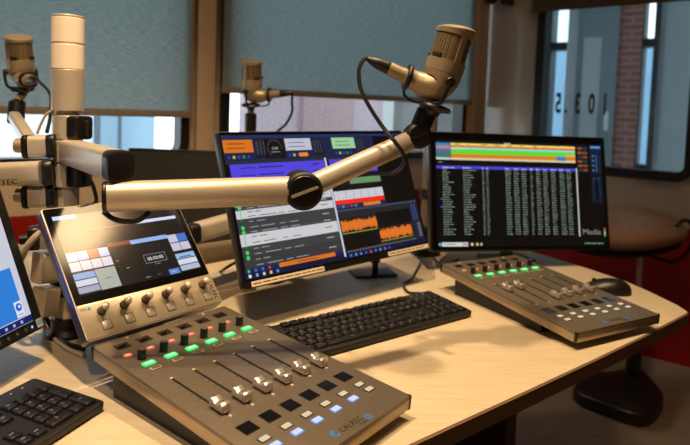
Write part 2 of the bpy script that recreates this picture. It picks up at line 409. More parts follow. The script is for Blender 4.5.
cw.box(Y0(547), Y0(653), DC-.03, DC+.1, .98, 1.04, M['darkframe']); cw.box(Y0(547), Y0(653), DC-.03, DC+.1, .0, .09, M['darkframe'])
struct(cw.build('window_4'))
dr = MB(WR); dr.box(Y0(580), Y0(617), DC-.14, DC-.04, cz0, 1.36, M['door'])
dr.box(Y0(586), Y0(603), DC-.145, DC-.139, -.2, 1.05, M['doorpane']); dr.box(Y0(611), Y0(614.5), DC-.19, DC-.14, .34, .48, M['pale'], .006)
struct(dr.build('door_1'))
m_ = MB(WR); m_.box(Y0(470), Y0(720), DC+1.6, DC+1.8, cz0-.3, 1.15, M['paleblue']); tag(m_.build('daylight_toning_slab'), 'pale blue-grey slab added outside the corridor glazing to tone the daylight', 'building')  # added slab that tones down the daylight seen through the corridor glazing
bk = MB(WR); bwall(bk, Y0(617), Y0(640), DC-.06, DC+.07, cz0, 1.6, M['brick']); struct(bk.build('trim_brick_pier'))

# ------------------------------------------------------------------ desk
dk = thing('studio_desk', T(0, 1.0, -DESK), 'pale maple studio desk with dark edge carrying the mixing panels', 'desk')
front = [(-.35, -.18), (-.12, .02), (-.035, .25), (-.02, .42), (.005, .57), (.055, .68), (.092, .719), (.27, .861), (.445, 1.002), (.61, 1.138), (.768, 1.274)]
rest = [(.777, 1.284), (.780, 1.33), (.767, 1.43), (.751, 1.508), (.70, 1.63), (.624, 1.777), (.50, 1.95), (.3, 2.10), (0, 2.17), (-.5, 2.02), (-1.0, 1.65), (-1.2, 1.2), (-1.2, .5), (-.9, 0)]
tt = MB().prism(front+rest, -.0275, 0, M['desk'], bev=.0015).build('tabletop', dk)
o_ = front+rest; eb = MB()
cx = sum(p[0] for p in o_)/len(o_); cy = sum(p[1] for p in o_)/len(o_)
tb = bmesh.new(); n = len(o_); rr_ = []
for i, (x, y) in enumerate(o_):
    a = Vector(o_[i-1]); c = Vector(o_[(i+1) % n]); t = (c-a).normalized(); nv = Vector((t.y, -t.x)).to_3d()
    p = Vector((x, y, 0)); rr_.append([tb.verts.new(p+nv*.0002+Vector((0, 0, -.002))), tb.verts.new(p+nv*.0025+Vector((0, 0, -.003))), tb.verts.new(p+nv*.0025+Vector((0, 0, -.0275))), tb.verts.new(p+nv*.0002+Vector((0, 0, -.0275)))])
for i in range(n):
    a = rr_[i]; c = rr_[(i+1) % n]
    for k in range(3): tb.faces.new((a[k], a[k+1], c[k+1], c[k]))
bmesh.ops.recalc_face_normals(tb, faces=tb.faces[:])
eb.absorb(tb, M['edge']); eb.build('edge_band', tt, 'dark wooden edge of the desk')
a = at(517, 420, .98); ed = Vector((.65, .56, 0)).normalized(); pd = Vector((-ed.y, ed.x, 0))
X = Matrix(((ed.x, pd.x, 0, a.x), (ed.y, pd.y, 0, a.y), (0, 0, 1, 0), (0, 0, 0, 1)))
MB(X).box(-.03, 0, 0, .55, -DESK, -.0275, M['panelwood'], .002).build('side_panel', dk)
MB(X).box(-1.2, -.03, .14, .16, -.60, -.0275, M['panelwood'], .002).build('modesty_panel', dk)
MB(X).box(-1.23, -1.2, 0, .55, -DESK, -.0275, M['panelwood'], .002).build('side_panel', dk)

# ------------------------------------------------------------------ fader consoles
CW, CL, CK = .2311, .3706, 1.0646
GREEN, LRED = emi((60, 255, 120), 1.2), emi((240, 112, 80), .95)
LWHITE, LBLUE = emi((236, 214, 172), .9), emi((214, 224, 250), 1.0)
def console(P, faders, label, hot):
    x, y, z, yaw, tilt = P
    X = PM(x, y, z, yaw, tilt) @ Matrix.Scale(CK, 4) @ T(-CW/2, 0, 0)             # local: x across, y towards the back, z out of the plate
    base = X @ Vector((0, CL/2, 0))
    o = thing('mixing_console', T(base.x, base.y, 0) @ Matrix.Rotation(yaw, 4, 'Z'), label, 'mixing console', 'six-fader mixing consoles on the desk')
    w = CW/2
    tpl = MB(X).prism(rrect(-w, w, 0, CL, .004, 3), -.0035, 0, M['gun'], bev=.0008).build('top_plate', o)
    b = MB(X); b.prism(rrect(-w, w, 0, CL, .004, 3), -.0185, -.0036, M['gunside'], bev=.0006)
    b.box(w-.0035, w+.0006, -.0006, .0045, -.0188, .0006, M['black'], .0008); b.box(-w-.0006, -w+.0035, -.0006, .0045, -.0188, .0006, M['black'], .0008)
    b.box(-w-.0006, -w+.0035, CL-.005, CL+.0006, -.0188, .0002, M['black'], .0008)
    b.build('tray', o, 'bare metal side rim')
    # perforated wedge below, down to the desk
    b = MB(); Xi = X
    lo = [Xi @ Vector(p) for p in ((-w+.010, .085, -.0187), (w-.010, .085, -.0187), (w-.010, CL-.040, -.0187), (-w+.010, CL-.040, -.0187))]
    tb = bmesh.new(); t4 = [tb.verts.new(p) for p in lo]; b4 = [tb.verts.new((p.x, p.y, 0)) for p in lo]
    tb.faces.new(t4); tb.faces.new(b4[::-1])
    for i in range(4): tb.faces.new((t4[i], b4[i], b4[(i+1) % 4], t4[(i+1) % 4]))
    bmesh.ops.recalc_face_normals(tb, faces=tb.faces[:]); b.absorb(tb, M['perf']); b.build('base', o, 'black perforated wedge under the tray')
    xs = [-.0855+.0341*i for i in range(6)]
    for i, cxx in enumerate(xs):
        b = MB(X); b.box(cxx-.010, cxx+.010, .3375, .3530, .0001, .0005, M['slot']); b.quad(cxx-.009, cxx+.009, .3385, .3520, .0006, M['dimglass'])
        b.quad(cxx-.008, cxx+.006, .3485, .3508, .0007, emi((150, 78, 52), .35)); b.build('channel_display', tpl)
        b = MB(X); b.prism(rrect(cxx-.0145, cxx-.0025, .3130, .3210, .0036, 4), .0001, .0012, LRED, bev=.0003); b.prism(rrect(cxx-.0118, cxx-.0052, .3155, .3185, .0008, 2), .0012, .0014, emi((250, 190, 160), 1.0)); b.build('red_button', tpl)
        b = MB(X); b.lathe([(.0056, 0), (.0056, .0125), (.005, .0142), (0, .0142)], M['black'], 20, T(cxx, .2985, 0))
        b.lathe([(.0050, .0143), (0, .0148)], M['knobm'], 20, T(cxx, .2985, 0)); b.box(cxx-.001, cxx+.001, .293, .2955, .003, .0135, M['blackm'])
        b.build('encoder_knob', tpl)
        b = MB(X); b.prism(rrect(cxx-.0090, cxx+.0090, .2762, .2860, .0024, 3), .0001, .0016, GREEN, bev=.0004)
        b.prism(rrect(cxx-.0062, cxx+.0062, .2788, .2834, .001, 2), .0016, .0018, emi((190, 255, 200), 1.2)); b.build('green_button', tpl)
        b = MB(X); b.prism(rrect(cxx-.0075, cxx+.0075, .2618, .2690, .0015, 3), .0001, .0014, M['dot'], bev=.0003)
        b.prism(rrect(cxx-.0060, cxx+.0060, .2630, .2678, .001, 2), .0014, .0017, M['gun']); b.build('grey_button', tpl)
        b = MB(X); b.box(cxx-.0017, cxx+.0017, .122, .2300, .0001, .0004, M['slot'])
        for k in range(8): b.quad(cxx-.0075, cxx-.003, .130+k*.0128, .1307+k*.0128, .0003, M['tick'])
        b.lathe([(.0022, 0), (.0022, .0005), (0, .0006)], M['dot'], 14, T(cxx, .2312, 0)); b.lathe([(.0022, 0), (.0022, .0005), (0, .0006)], M['dot'], 14, T(cxx+.001, .1195, 0))
        b.build('fader_slot', tpl)
        fy = faders[i]; b = MB(X)
        pr_ = [(-.0125, .0), (-.0125, .0055), (-.0112, .0095), (-.0085, .0108), (-.0055, .0098), (-.0030, .0078), (0, .0070), (.0030, .0078), (.0055, .0098), (.0085, .0108), (.0112, .0095), (.0125, .0055), (.0125, 0)]
        Q = T(cxx, fy, .0022) @ Matrix(((0, 0, 1, 0), (1, 0, 0, 0), (0, 1, 0, 0), (0, 0, 0, 1)))
        b.prism(pr_, -.0065, .0065, M['chrome'], Q, bev=.0012)
        b.box(cxx-.0055, cxx+.0055, fy-.0006, fy+.0006, .0085, .0096, M['slot']); b.box(cxx-.001, cxx+.001, fy-.004, fy+.004, 0, .0024, M['slot'])
        b.build('fader_cap', tpl)
        b = MB(X); b.box(cxx-.0102, cxx+.0102, .0785, .0985, .0001, .0006, M['slot']); b.quad(cxx-.0095, cxx+.0095, .0793, .0977, .0007, M['dimglass']); b.build('fader_display', tpl)
        for (yy, dx, mm) in ((.0618, .0, LWHITE), (.0462, .001, LBLUE if i < 5 and hot else LWHITE)):
            b = MB(X); b.prism(rrect(cxx+dx-.0076, cxx+dx+.0076, yy-.0048, yy+.0048, .001, 2), .0001, .0007, M['blackm'] if mm is LWHITE else emi((110, 165, 245), .9))
            b.prism(rrect(cxx+dx-.0062, cxx+dx+.0062, yy-.0036, yy+.0036, .0008, 2), .0007, .0014, mm, bev=.0002); b.quad(cxx+dx-.0018, cxx+dx+.0018, yy-.0004, yy+.0004, .0015, M['dot'])
            b.build('lit_button', tpl)
    for sx in (-.067, .067): MB(X).lathe([(.0026, 0), (.0024, .0006), (0, .0008)], M['dot'], 16, T(sx, .3640, 0)).build('screw', tpl)
    b = MB(X); b.text('CALREC', .0125, M['ink'], T(-.0135, .0105, .0002), .0001, 'LEFT', .82, 1.12)
    b.text('TYPE', .0062, M['ink'], T(.014, .0035, .0002), .0001, 'LEFT', .9, 1.1)
    b.text('R', .006, M['ink'], T(.0385, .0078, .0002), .0001) if False else None
    b.build('printed_lettering', tpl); b = MB(X)
    def ring(cx_, cy_, r0, r1, a0, a1, mm):
        pts = [(cx_+r1*cos(R(a0+(a1-a0)*k/16)), cy_+r1*sin(R(a0+(a1-a0)*k/16))) for k in range(17)]+[(cx_+r0*cos(R(a1-(a1-a0)*k/16)), cy_+r0*sin(R(a1-(a1-a0)*k/16))) for k in range(17)]
        tb = bmesh.new()
        P_ = [tb.verts.new((px, py, .0003)) for px, py in pts]
        for k in range(16): tb.faces.new((P_[k], P_[k+1], P_[32-k], P_[33-k]))
        b.absorb(tb, mm)
    ring(-.0215, .0150, .0038, .0060, 45, 330, M['blue_ink']); ring(-.0215, .0150, .0012, .0026, 70, 300, M['blue_ink'])
    ring(.0345, .0098, .0034, .0050, 0, 360, M['blue_ink']); b.text('R', .006, M['blue_ink'], T(.0328, .0078, .0002), .0001)
    for k in range(2): b.quad(.0675+.003*k, .0695+.003*k, .0075-.001*k, .0082-.001*k, .0003, M['tick'])
    b.build('printed_emblem', tpl, 'blue round emblem marks')
    return o
C1P = (.1029, .7814, .034, .9017, .0817)
console(C1P, [.1375, .1378, .1378, .1360, .1350, .1340], 'silver mixing console nearest the camera, below the touchscreen, faders lined up level', True)
console((.6463, 1.1600, .0330, .5102, .0760), [.1955, .1970, .1310, .1330, .1350, .1355], 'dark metal mixing console at right, in front of the list monitor', False)

# ------------------------------------------------------------------ touch panel above the near console
Xp = PM(-.2086, 1.0267, .0718, .9017, .8601) @ Matrix.Scale(1.067, 4) @ T(-.2343/2, 0, 0)
Xq = Xp @ T(.0015, 0, 0) @ Matrix.Diagonal((1.03, 1.055, 1, 1))
bp = Xp @ Vector((0, .08, -.03))
tp = thing('touchscreen_panel', T(bp.x, bp.y, 0) @ Matrix.Rotation(.9036, 4, 'Z'), 'silver-framed touchscreen meter panel with six knobs, standing behind the near console', 'touchscreen')
w = .2343/2; PH = .2167
vio = mat('violet_grey_metal_side', (122, 112, 132), .3, .8, var=.05)
MB(Xp).prism(rrect(-w, w, 0, PH, .005, 3), -.020, -.0008, vio, bev=.0015).build('housing', tp, 'violet-grey metal side of the panel')
b = MB(Xp); b.prism(rrect(-w, w, 0, PH, .005, 3), -.0008, .0, M['alu'], bev=.0004); b.build('front_rim', tp)
ks = MB(Xp).prism(rrect(-w+.0015, w-.0015, .0015, .0538, .003, 3), 0, .0012, M['aluface'], bev=.0004).build('knob_strip', tp, 'brushed silver strip carrying the knobs')
b = MB(Xq); b.prism(rrect(-.1135, .1105, .0515, PH/1.055-.002, .003, 3), 0, .0012, M['screenblack'])
S = lambda c, s=1.: emi(c, s)
zz = .0013
def q(x0, x1, y0, y1, c, s=1., dz=0): b.quad(x0, x1, y0, y1, zz+dz, S(c, s))
q(-.1045, .1015, .064, .190, (38, 32, 30), .5)
q(-.104, -.070, .1835, .190, (196, 220, 250), 1., .0002); q(-.066, .02, .160, .1635, (130, 76, 50), .8, .0002); q(.02, .0955, .160, .1655, (208, 222, 250), 1., .0002)
q(-.040, -.002, .128, .1345, (150, 74, 44), .9, .0002); q(-.002, .064, .1265, .1335, (150, 190, 246), .9, .0002)
for i in range(4):
    for k in range(2):
        c = [(226, 220, 240), (190, 192, 244), (210, 112, 66), (208, 222, 248)][i] if k == 0 else (236, 228, 236)
        q(-.104+i*.016, -.0888+i*.016, .1155-k*.0155, .1295-k*.0155, c, .9, .0003)
for k in range(3): q(-.104, -.073, .0665+k*.0105, .0755+k*.0105, [(176, 180, 204), (224, 230, 244), (150, 186, 240)][k], .85, .0003)
q(-.072, -.041, .0655, .0975, (196, 200, 190), .75, .0003); q(-.062, -.05, .081, .0818, (70, 70, 70), .6, .0005)
q(-.001, .061, .0655, .126, (30, 30, 36), .5, .0002)
for x0 in (-.034, -.022):
    for k in range(9): q(x0, x0+.0012, .070+k*.0062, .0705+k*.0062, (160, 160, 160), .6, .0003)
    q(x0-.002, x0+.003, .104-(.014 if x0 > -.03 else 0), .1046-(.014 if x0 > -.03 else 0), (230, 230, 230), .8, .0004)
for e in ((.0095, .0475, .1045, .1050), (.0095, .0475, .0905, .0910), (.0095, .0100, .0905, .1050), (.0470, .0475, .0905, .1050)): q(*e, (190, 190, 190), .8, .0004)
b.text('00:00:00', .0082, S((245, 245, 245), 1.0), T(.0285, .0948, zz+.0005), .0, 'CENTER', .92, 1.08)
b.text('Timer', .0042, S((200, 200, 200), .6), T(.0285, .0865, zz+.0005), .0, 'CENTER')
q(.0415, .0605, .0645, .0735, (96, 140, 214), .9, .0004); q(.046, .055, .0685, .0695, (230, 230, 240), .8, .0005); q(.0, .008, .0685, .0695, (200, 200, 200), .7, .0005); q(.021, .027, .0695, .0703, (150, 150, 150), .6, .0005)
for i in range(2):
    for k in range(2): q(.064+i*.018, .081+i*.018, .1175-k*.0155, .1315-k*.0155, (74, 120, 210) if (i == 1 and k == 0) else (208, 204, 226), .9, .0003)
for k in range(3): q(.064, .1, .0665+k*.0105, .0755+k*.0105, [(190, 200, 226), (226, 232, 248), (160, 200, 246)][k], .85, .0003)
q(.070, .092, .0885, .091, (110, 140, 180), .6, .0005)
b.build('screen', tp, 'lit touchscreen with meters and buttons')
for i in range(6):
    cxx = -.0840+.0353*i; k_ = T(cxx, .0385, .0012)
    b = MB(Xp); b.lathe([(.0062, 0), (.0062, .003), (.0056, .004), (.0056, .0140)], M['knobm'], 22, k_); b.lathe([(.0056, .0140), (.0056, .0150), (.0050, .0175), (.0030, .0188), (0, .0191)], M['alu'], 22, k_); b.lathe([(.0068, 0), (.0066, .0022), (0, .0022)], M['black'], 22, k_); b.build('rotary_knob', ks)
    b = MB(Xp); b.prism(rrect(cxx-.0068, cxx+.0084, .0096, .0246, .0006, 2), .0012, .0014, M['ink']); b.prism(rrect(cxx-.0058, cxx+.0074, .0106, .0236, .0006, 2), .0012, .0020, M['lens'], bev=.0003); b.build('push_button', ks)
b = MB(Xp); b.text('CALREC', .0105, M['ink'], T(.1052, .0425, .0013) @ Matrix.Rotation(-pi/2, 4, 'Z'), .0001, 'LEFT', .82, 1.12, .02)
b.build('printed_lettering', tp); b = MB(Xp)
for cxx, cyy, rr in ((.1090, .0455, .0028), (-.1000, .0460, .0026)): b.lathe([(rr, 0), (0, .0003)], M['blue_ink'], 16, T(cxx, cyy, .0013))
b.build('printed_emblem', tp, 'small blue emblem dots'); b = MB(Xp); b.text('TYPE', .005, M['tick'], T(-.113, .0445, .0013), .0001, 'LEFT', .8); b.build('printed_mark', tp)
b = MB(); p0 = Xp @ Vector((0, .05, -.02)); p1 = Vector((p0.x-.05, p0.y+.06, 0))
Xb = T(p0.x, p0.y, 0) @ Matrix.Rotation(.9036, 4, 'Z')
MB(Xb).box(-.04, .04, .0, .012, 0, p0.z+.01, M['black'], .002).box(-.05, .05, -.02, .06, 0, .006, M['black'], .002).build('rear_bracket', tp)

# ------------------------------------------------------------------ monitors
BZ = {}
def monitor(P, h, label, name='computer_monitor', foot=True, w=.27, bez=.008, chin=.018, footoff=.09):
    X = PM(*P); c = X @ Vector((0, .13, -.06)); yaw = P[3]; hx = Vector((-sin(yaw), cos(yaw), 0))
    fp = X @ Vector((0, 0, 0)) + hx*footoff
    o = thing(name, T(fp.x, fp.y, 0) @ Matrix.Rotation(yaw, 4, 'Z'), label, 'monitor', 'flat computer monitors on the desk')
    bz = MB(X).prism(rrect(-w, w, 0, h, .006, 3), -.02, -.0006, M['black'], bev=.002).build('bezel', o); o['label'] = label
    MB(X).prism(rrect(-w*.8, w*.8, h*.12, h*.88, .03, 4), -.045, -.019, M['blackm'], bev=.012).build('back_cover', o)
    if foot:
        Xf = T(fp.x, fp.y, 0) @ Matrix.Rotation(yaw, 4, 'Z'); q = X @ Vector((0, h*.45, -.045))
        MB().tube([(fp.x, fp.y, .01), (fp.x, fp.y, q.z*.6), (q.x+hx.x*.01, q.y+hx.y*.01, q.z)], [.018, .018, .02], M['black'], 12).build('stand_neck', o)
        b = MB(Xf); b.prism(rrect(-.075, .075, -.05, .05, .012, 4), 0, .009, M['black'], bev=.002)
        b.build('stand_base', o)
    BZ[o.name] = bz
    return o, X
# middle monitor: radio automation screen
h1 = .3059
mo1, X1 = monitor((0.0214, 1.2462, 0.0866, 0.7571, 1.2198, 0.0072), h1, 'tilted computer monitor in the middle showing list rows and orange waveforms', foot=False)
b = MB(X1); zz = .0004
b.prism(rrect(-.268, .268, .014, h1-.002, .003, 2), -.0006, .0002, M['screenblack'])
q(-.2655, .2655, .0165, .2975, (10, 10, 13), .5)
q(-.2655, .2655, .2915, .2975, (40, 60, 120), .6, .0001)
q(-.2655, .155, .2445, .2915, (34, 44, 84), .6, .0001)
q(-.264, -.195, .2615, .288, (222, 120, 30), .9, .0002); q(-.113, -.042, .2625, .289, (196, 200, 214), .9, .0002); q(.02, .092, .263, .289, (160, 214, 160), .9, .0002)
for x0 in (-.190, -.037, .097):
    q(x0, x0+.030, .249, .289, (28, 32, 48), .6, .0002)
    for k in range(3): q(x0+.004+k*.008, x0+.008+k*.008, .256, .286, (72, 80, 104), .5, .0003)
    for k in range(4): q(x0+.002, x0+.004, .258+k*.007, .260+k*.007, (120, 130, 150), .5, .0003)
q(-.168, -.117, .247, .289, (16, 18, 24), .6, .0002)
for k in range(40):
    a_ = R(k*9); cxx, cyy = -.1415+.018*cos(a_), .268+.0185*sin(a_); q(cxx-.0008, cxx+.0008, cyy-.0008, cyy+.0008, (130, 110, 110) if k < 26 else (50, 50, 54), .7, .0003)
b.text('15:00', .0085, S((200, 200, 200), .8), T(-.1415, .2655, zz+.0003), 0, 'CENTER', .9); q(-.153, -.13, .260, .2612, (190, 190, 190), .7, .0003)
for g0 in (-.258, -.108, .025):
    for k in range(5): q(g0+k*.0115, g0+k*.0115+.006, .2495, .2555, [(40, 70, 190), (190, 200, 60), (50, 80, 210), (60, 150, 90), (40, 70, 190)][k], .8, .0003)
q(-.080, -.056, .2485, .257, (240, 140, 50), .9, .0004)
for g0, g1 in ((-.255, -.215), (-.105, -.06), (.03, .075)):
    for k in range(2): q(g0, g1, .270+k*.009, .2715+k*.009, (70, 60, 60) if g0 < -.2 else (110, 110, 120), .5, .0003)
q(-.2655, -.010, .238, .2445, (52, 54, 60), .6, .0001); q(-.004, .155, .238, .2445, (52, 54, 60), .6, .0001)
q(-.257, -.014, .185, .238, (88, 74, 232), .85, .0001); q(.0, .150, .205, .238, (84, 72, 226), .85, .0001)
for k in range(3):
    y0 = .232-k*.015; q(-.235, -.20, y0-.003, y0-.0015, (30, 26, 120), .5, .0003); q(-.19, -.13, y0-.003, y0-.001, (26, 22, 90), .5, .0003); q(-.05, -.03, y0-.003, y0-.001, (26, 22, 90), .5, .0003)
q(-.0125, -.0075, .022, .243, (206, 214, 232), .9, .0004)
rows = [(.170, .185, (214, 216, 224)), (.1545, .170, (214, 216, 224)), (.1475, .154, (70, 72, 74)), (.1305, .147, (222, 222, 228)), (.108, .130, (66, 68, 70)), (.1015, .1075, (74, 76, 78)), (.078, .101, (222, 222, 228)), (.057, .0775, (66, 68, 70)), (.0565, .036, (60, 62, 64))]
for y0, y1, c in rows:
    y0, y1 = min(y0, y1), max(y0, y1); q(-.262, -.0135, y0, y1, c, .8, .0001)
    dark = c[0] < 100; tc = (225, 225, 225) if dark else (130, 130, 136)
    nl = 2 if y1-y0 > .012 else 1
    for k in range(nl):
        yy = y0+(y1-y0)*(k+.5)/nl-.001; xx = -.236
        for wd in ([.02, .04, .018, .03] if k == 0 else [.012, .02]):
            q(xx, xx+wd*random.uniform(.7, 1.1), yy, yy+.0015, tc, .45, .0003); xx += wd+.006
    q(-.05, -.03, (y0+y1)/2, (y0+y1)/2+.0018, tc, .6, .0003)
for (y0, y1) in ((.148, .125), (.113, .104), (.104, .074), (.066, .052)):
    q(-.2525, -.2512, y1, y0, (40, 190, 90), .9, .0003)
for yy in (.152, .113, .104, .066, .056):
    b.lathe([(.004, 0), (0, .0001)], S((60, 210, 100), 1.), 12, T(-.252, yy, zz+.0004))
q(-.2655, -.0135, .0275, .0365, (30, 40, 96), .7, .0002); q(-.185, -.037, .0278, .0362, (226, 118, 28), .9, .0003); q(-.14, -.085, .0312, .0325, (60, 40, 30), .6, .0004)
for k in range(4): b.lathe([(.0032, 0), (0, .0001)], S([(70, 190, 90), (60, 110, 200), (70, 110, 200), (190, 60, 90)][k], .9), 10, T(-.256+k*.016, .0318, zz+.0004))
# right column
q(-.006, .155, .166, .204, (14, 15, 18), .6, .0001); q(.02, .15, .168, .2035, (30, 32, 36), .5, .0002)
for k in range(40):
    x0 = -.004+k*.0039; q(x0, x0+.003, .1665, .1665+random.uniform(.004, .012), (16, 16, 18), .5, .0003)
q(.05, .152, .179, .193, (120, 170, 120), .7, .0003)
q(-.006, .151, .1445, .165, (216, 218, 226), .85, .0003)
for k in range(6): q(.005+k*.024, .006+k*.024, .1445, .165, (150, 150, 170), .6, .0004)
for k in range(3): q(.01, .14, .148+k*.006, .1484+k*.006, (160, 160, 178), .6, .0004)
q(-.007, .151, .1345, .1445, (240, 40, 20), 1., .0003)
q(-.009, .155, .1245, .134, (36, 46, 100), .6, .0002); q(.078, .134, .1255, .1335, (226, 130, 40), .9, .0003)
for k in range(5): q(-.003+k*.013, .005+k*.013, .127, .132, [(50, 70, 210), (60, 180, 80), (40, 70, 190), (190, 60, 50), (60, 150, 160)][k], .8, .0003)
q(-.009, .2600, .028, .1235, (44, 46, 52), .6, .0001); q(-.009, .26, .119, .1235, (84, 96, 130), .5, .0002); q(.232, .258, .030, .118, (34, 42, 66), .6, .0003)
for k in range(2): q(.237+k*.010, .242+k*.010, .075, .115, (70, 90, 170), .6, .0004)
for k in range(6): q(.245, .256, .034+k*.006, .037+k*.006, (170, 170, 190), .5, .0004)
q(-.006, .1085, .068, .104, (50, 40, 36), .6, .0002); q(.1085, .228, .071, .106, (12, 12, 14), .6, .0002); q(-.004, .107, .034, .067, (10, 10, 12), .6, .0002); q(.107, .228, .037, .071, (50, 40, 36), .6, .0002)
for x0, yc, n_ in ((-.004, .086, 56), (.1095, .0545, 56)):
    for k in range(n_):
        hh = .0075+random.uniform(0, .006); q(x0+k*.002, x0+k*.002+.0019, yc-hh, yc+hh, (236, 122, 40), .9, .0003)
q(-.005, .108, .0695, .0705, (200, 210, 60), .9, .0004); q(.108, .222, .0385, .0395, (200, 210, 60), .9, .0004)
for k in range(26): q(.0+k*.009, .004+k*.009, .0285, .0325, (150, 150, 160), .5, .0003)
q(-.2655, .2655, .0165, .0272, (14, 22, 58), .8, .0002)
for k in range(9): q(.003+k*.0155, .010+k*.0155, .0195, .0245, [(60, 120, 230), (70, 160, 220), (120, 120, 220), (60, 90, 200), (220, 80, 60)][k % 5], .8, .0004)
for k in range(5): q(-.258+k*.016, -.252+k*.016, .0195, .0252, [(230, 235, 245), (120, 160, 230), (200, 200, 210), (240, 200, 80), (70, 150, 230)][k], .9, .0004)
b.build('screen', mo1, 'lit screen with rows and waveforms')
for x0, x1 in ((.1223, .2685), (-.2546, -.0743)):
    b = MB(X1); b.box(x0, x1, .0025, .0122, -.0004, .0005, M['strip'])
    xx = x0+.004
    while xx < x1-.02:
        wd = random.uniform(.008, .02); b.quad(xx, xx+wd, .0065, .0085, .0007, M['tick']); xx += wd+.003
    b.build('label_strip', BZ[mo1.name], 'cream label strip on the lower bezel')
# right monitor: playout list
h2 = .3270
mo2, X2 = monitor((0.5052, 1.6015, 0.05, 0.2215, 1.3763, -0.0094), h2, 'computer monitor at right showing a long white text list under coloured bars', w=.2735, footoff=.10)
b = MB(X2); zz = .0004
b.prism(rrect(-.268, .268, .006, h2-.002, .003, 2), -.0006, .0002, M['screenblack'])
q(-.2545, .2625, .0135, .306, (9, 11, 13), .5)
q(-.2535, .1735, .2965, .303, (24, 26, 30), .6, .0001); q(-.05, -.03, .2975, .3005, (220, 220, 220), .7, .0002)
bars = [((250, 226, 110), .2905, .2965), ((230, 90, 50), .285, .2905), ((150, 226, 214), .2795, .285), ((96, 226, 60), .2665, .2795), ((226, 130, 40), .2555, .2665), ((226, 214, 170), .2495, .2555)]
for c, y0, y1 in bars: q(-.2105, .1735, y0, y1, c, .9, .0001)
q(-.2535, -.212, .289, .2965, (70, 140, 200), .8, .0001); q(-.2535, -.212, .2795, .289, (180, 150, 150), .8, .0001); q(-.2535, -.212, .2715, .2795, (120, 104, 170), .8, .0001); q(-.2535, -.212, .2555, .2715, (60, 130, 122), .8, .0001); q(-.2535, -.212, .2495, .2555, (220, 226, 214), .8, .0001)
q(.113, .142, .2545, .2655, (70, 120, 220), .9, .0002); q(-.211, -.17, .279, .2835, (226, 226, 200), .8, .0002); q(.142, .1735, .2665, .273, (230, 200, 90), .8, .0002)
for k in range(9): q(-.2+k*.04, -.199+k*.04+random.uniform(0, .02), .2925, .2945, (90, 80, 50), .5, .0002)
for k in range(12): q(-.20+k*.028, -.182+k*.028, .2875, .2885, (255, 190, 150), .7, .0002)
q(-.2535, .1735, .2325, .2485, (16, 18, 20), .5, .0001); q(-.247, -.235, .2415, .2435, (190, 190, 190), .6, .0002)
q(-.2535, .1735, .2250, .2335, (74, 70, 210), .9, .0001)
cols = [(-.236, .036), (-.176, .040), (-.119, .007), (-.107, .008), (-.049, .018), (-.023, .018), (.001, .016), (.028, .008), (.046, .015), (.068, .015), (.093, .016), (.120, .017), (.143, .016)]
for r in range(30):
    y0 = .2265-r*.0067
    if y0 < .042: break
    for x0, wd in cols:
        if r == 0: c, s_ = (235, 235, 255), .8
        else: c, s_ = (176, 196, 176), .55
        xx = x0; end = x0+wd*(random.uniform(.4, 1.) if wd > .03 else random.uniform(.75, 1.))
        while xx < end-.002:
            ww = min(random.uniform(.004, .010), end-xx); q(xx, xx+ww, y0, y0+random.uniform(.0022, .003), c, s_*random.uniform(.6, 1.05), .0002); xx += ww+.0016
q(.1735, .1775, .040, .234, (206, 214, 206), .8, .0002)
for yy in (.139, .118): q(-.243, -.238, yy, yy+.005, (70, 80, 230), .9, .0003)
q(.179, .214, .222, .302, (18, 26, 44), .6, .0001)
for k in range(6):
    q(.181, .196, .226+k*.0125, .233+k*.0125, (160, 84, 36) if k % 3 else (40, 60, 90), .8, .0002); q(.198, .2125, .226+k*.0125, .233+k*.0125, (150, 78, 36) if (k+1) % 3 else (40, 60, 90), .8, .0002)
q(.222, .2575, .137, .303, (22, 40, 66), .6, .0001); q(.224, .255, .143, .22, (10, 16, 26), .6, .0002)
q(.224, .256, .2935, .300, (90, 160, 230), .8, .0002); q(.229, .250, .205, .2058, (100, 150, 200), .7, .0003); q(.229, .230, .146, .212, (60, 110, 170), .7, .0003); q(.248, .249, .146, .212, (60, 110, 170), .7, .0003)
for k in range(4): q(.2285, .2335, .228+k*.014, .231+k*.014, (120, 180, 230), .7, .0003)
q(.239, .243, .225, .275, (60, 110, 170), .6, .0003)
b.text('Media', .0225, S((150, 150, 148), .8), T(.1855, .0455, zz+.0002), 0, 'LEFT', 1.08)
for k, c in enumerate(((90, 210, 90), (240, 210, 70), (90, 160, 230), (230, 70, 60))): q(.2545, .2595, .0405+k*.0062, .0455+k*.0062, c, .9, .0003)
q(-.2545, .2625, .0135, .0265, (12, 14, 16), .6, .0002); q(-.2415, -.166, .0145, .0255, (222, 226, 222), .85, .0003); q(-.236, -.20, .019, .0212, (150, 160, 160), .6, .0004)
for x0, c in ((-.2505, (120, 200, 230)), (-.158, (230, 230, 220)), (-.143, (230, 220, 110)), (-.131, (196, 190, 140)), (-.182, (90, 190, 230)), (-.174, (240, 170, 70))): q(x0, x0+.007, .0165, .0235, c, .8, .0005)
for k in range(7): q(.190+k*.009, .195+k*.009, .0185, .0225, [(90, 210, 120), (200, 200, 200)][k % 2], .6, .0004)
b.build('screen', mo2, 'lit screen with white list on black')
MB(X2).quad(-.01, .012, .002, .0045, .0003, M['tick']).build('maker_mark', BZ[mo2.name])
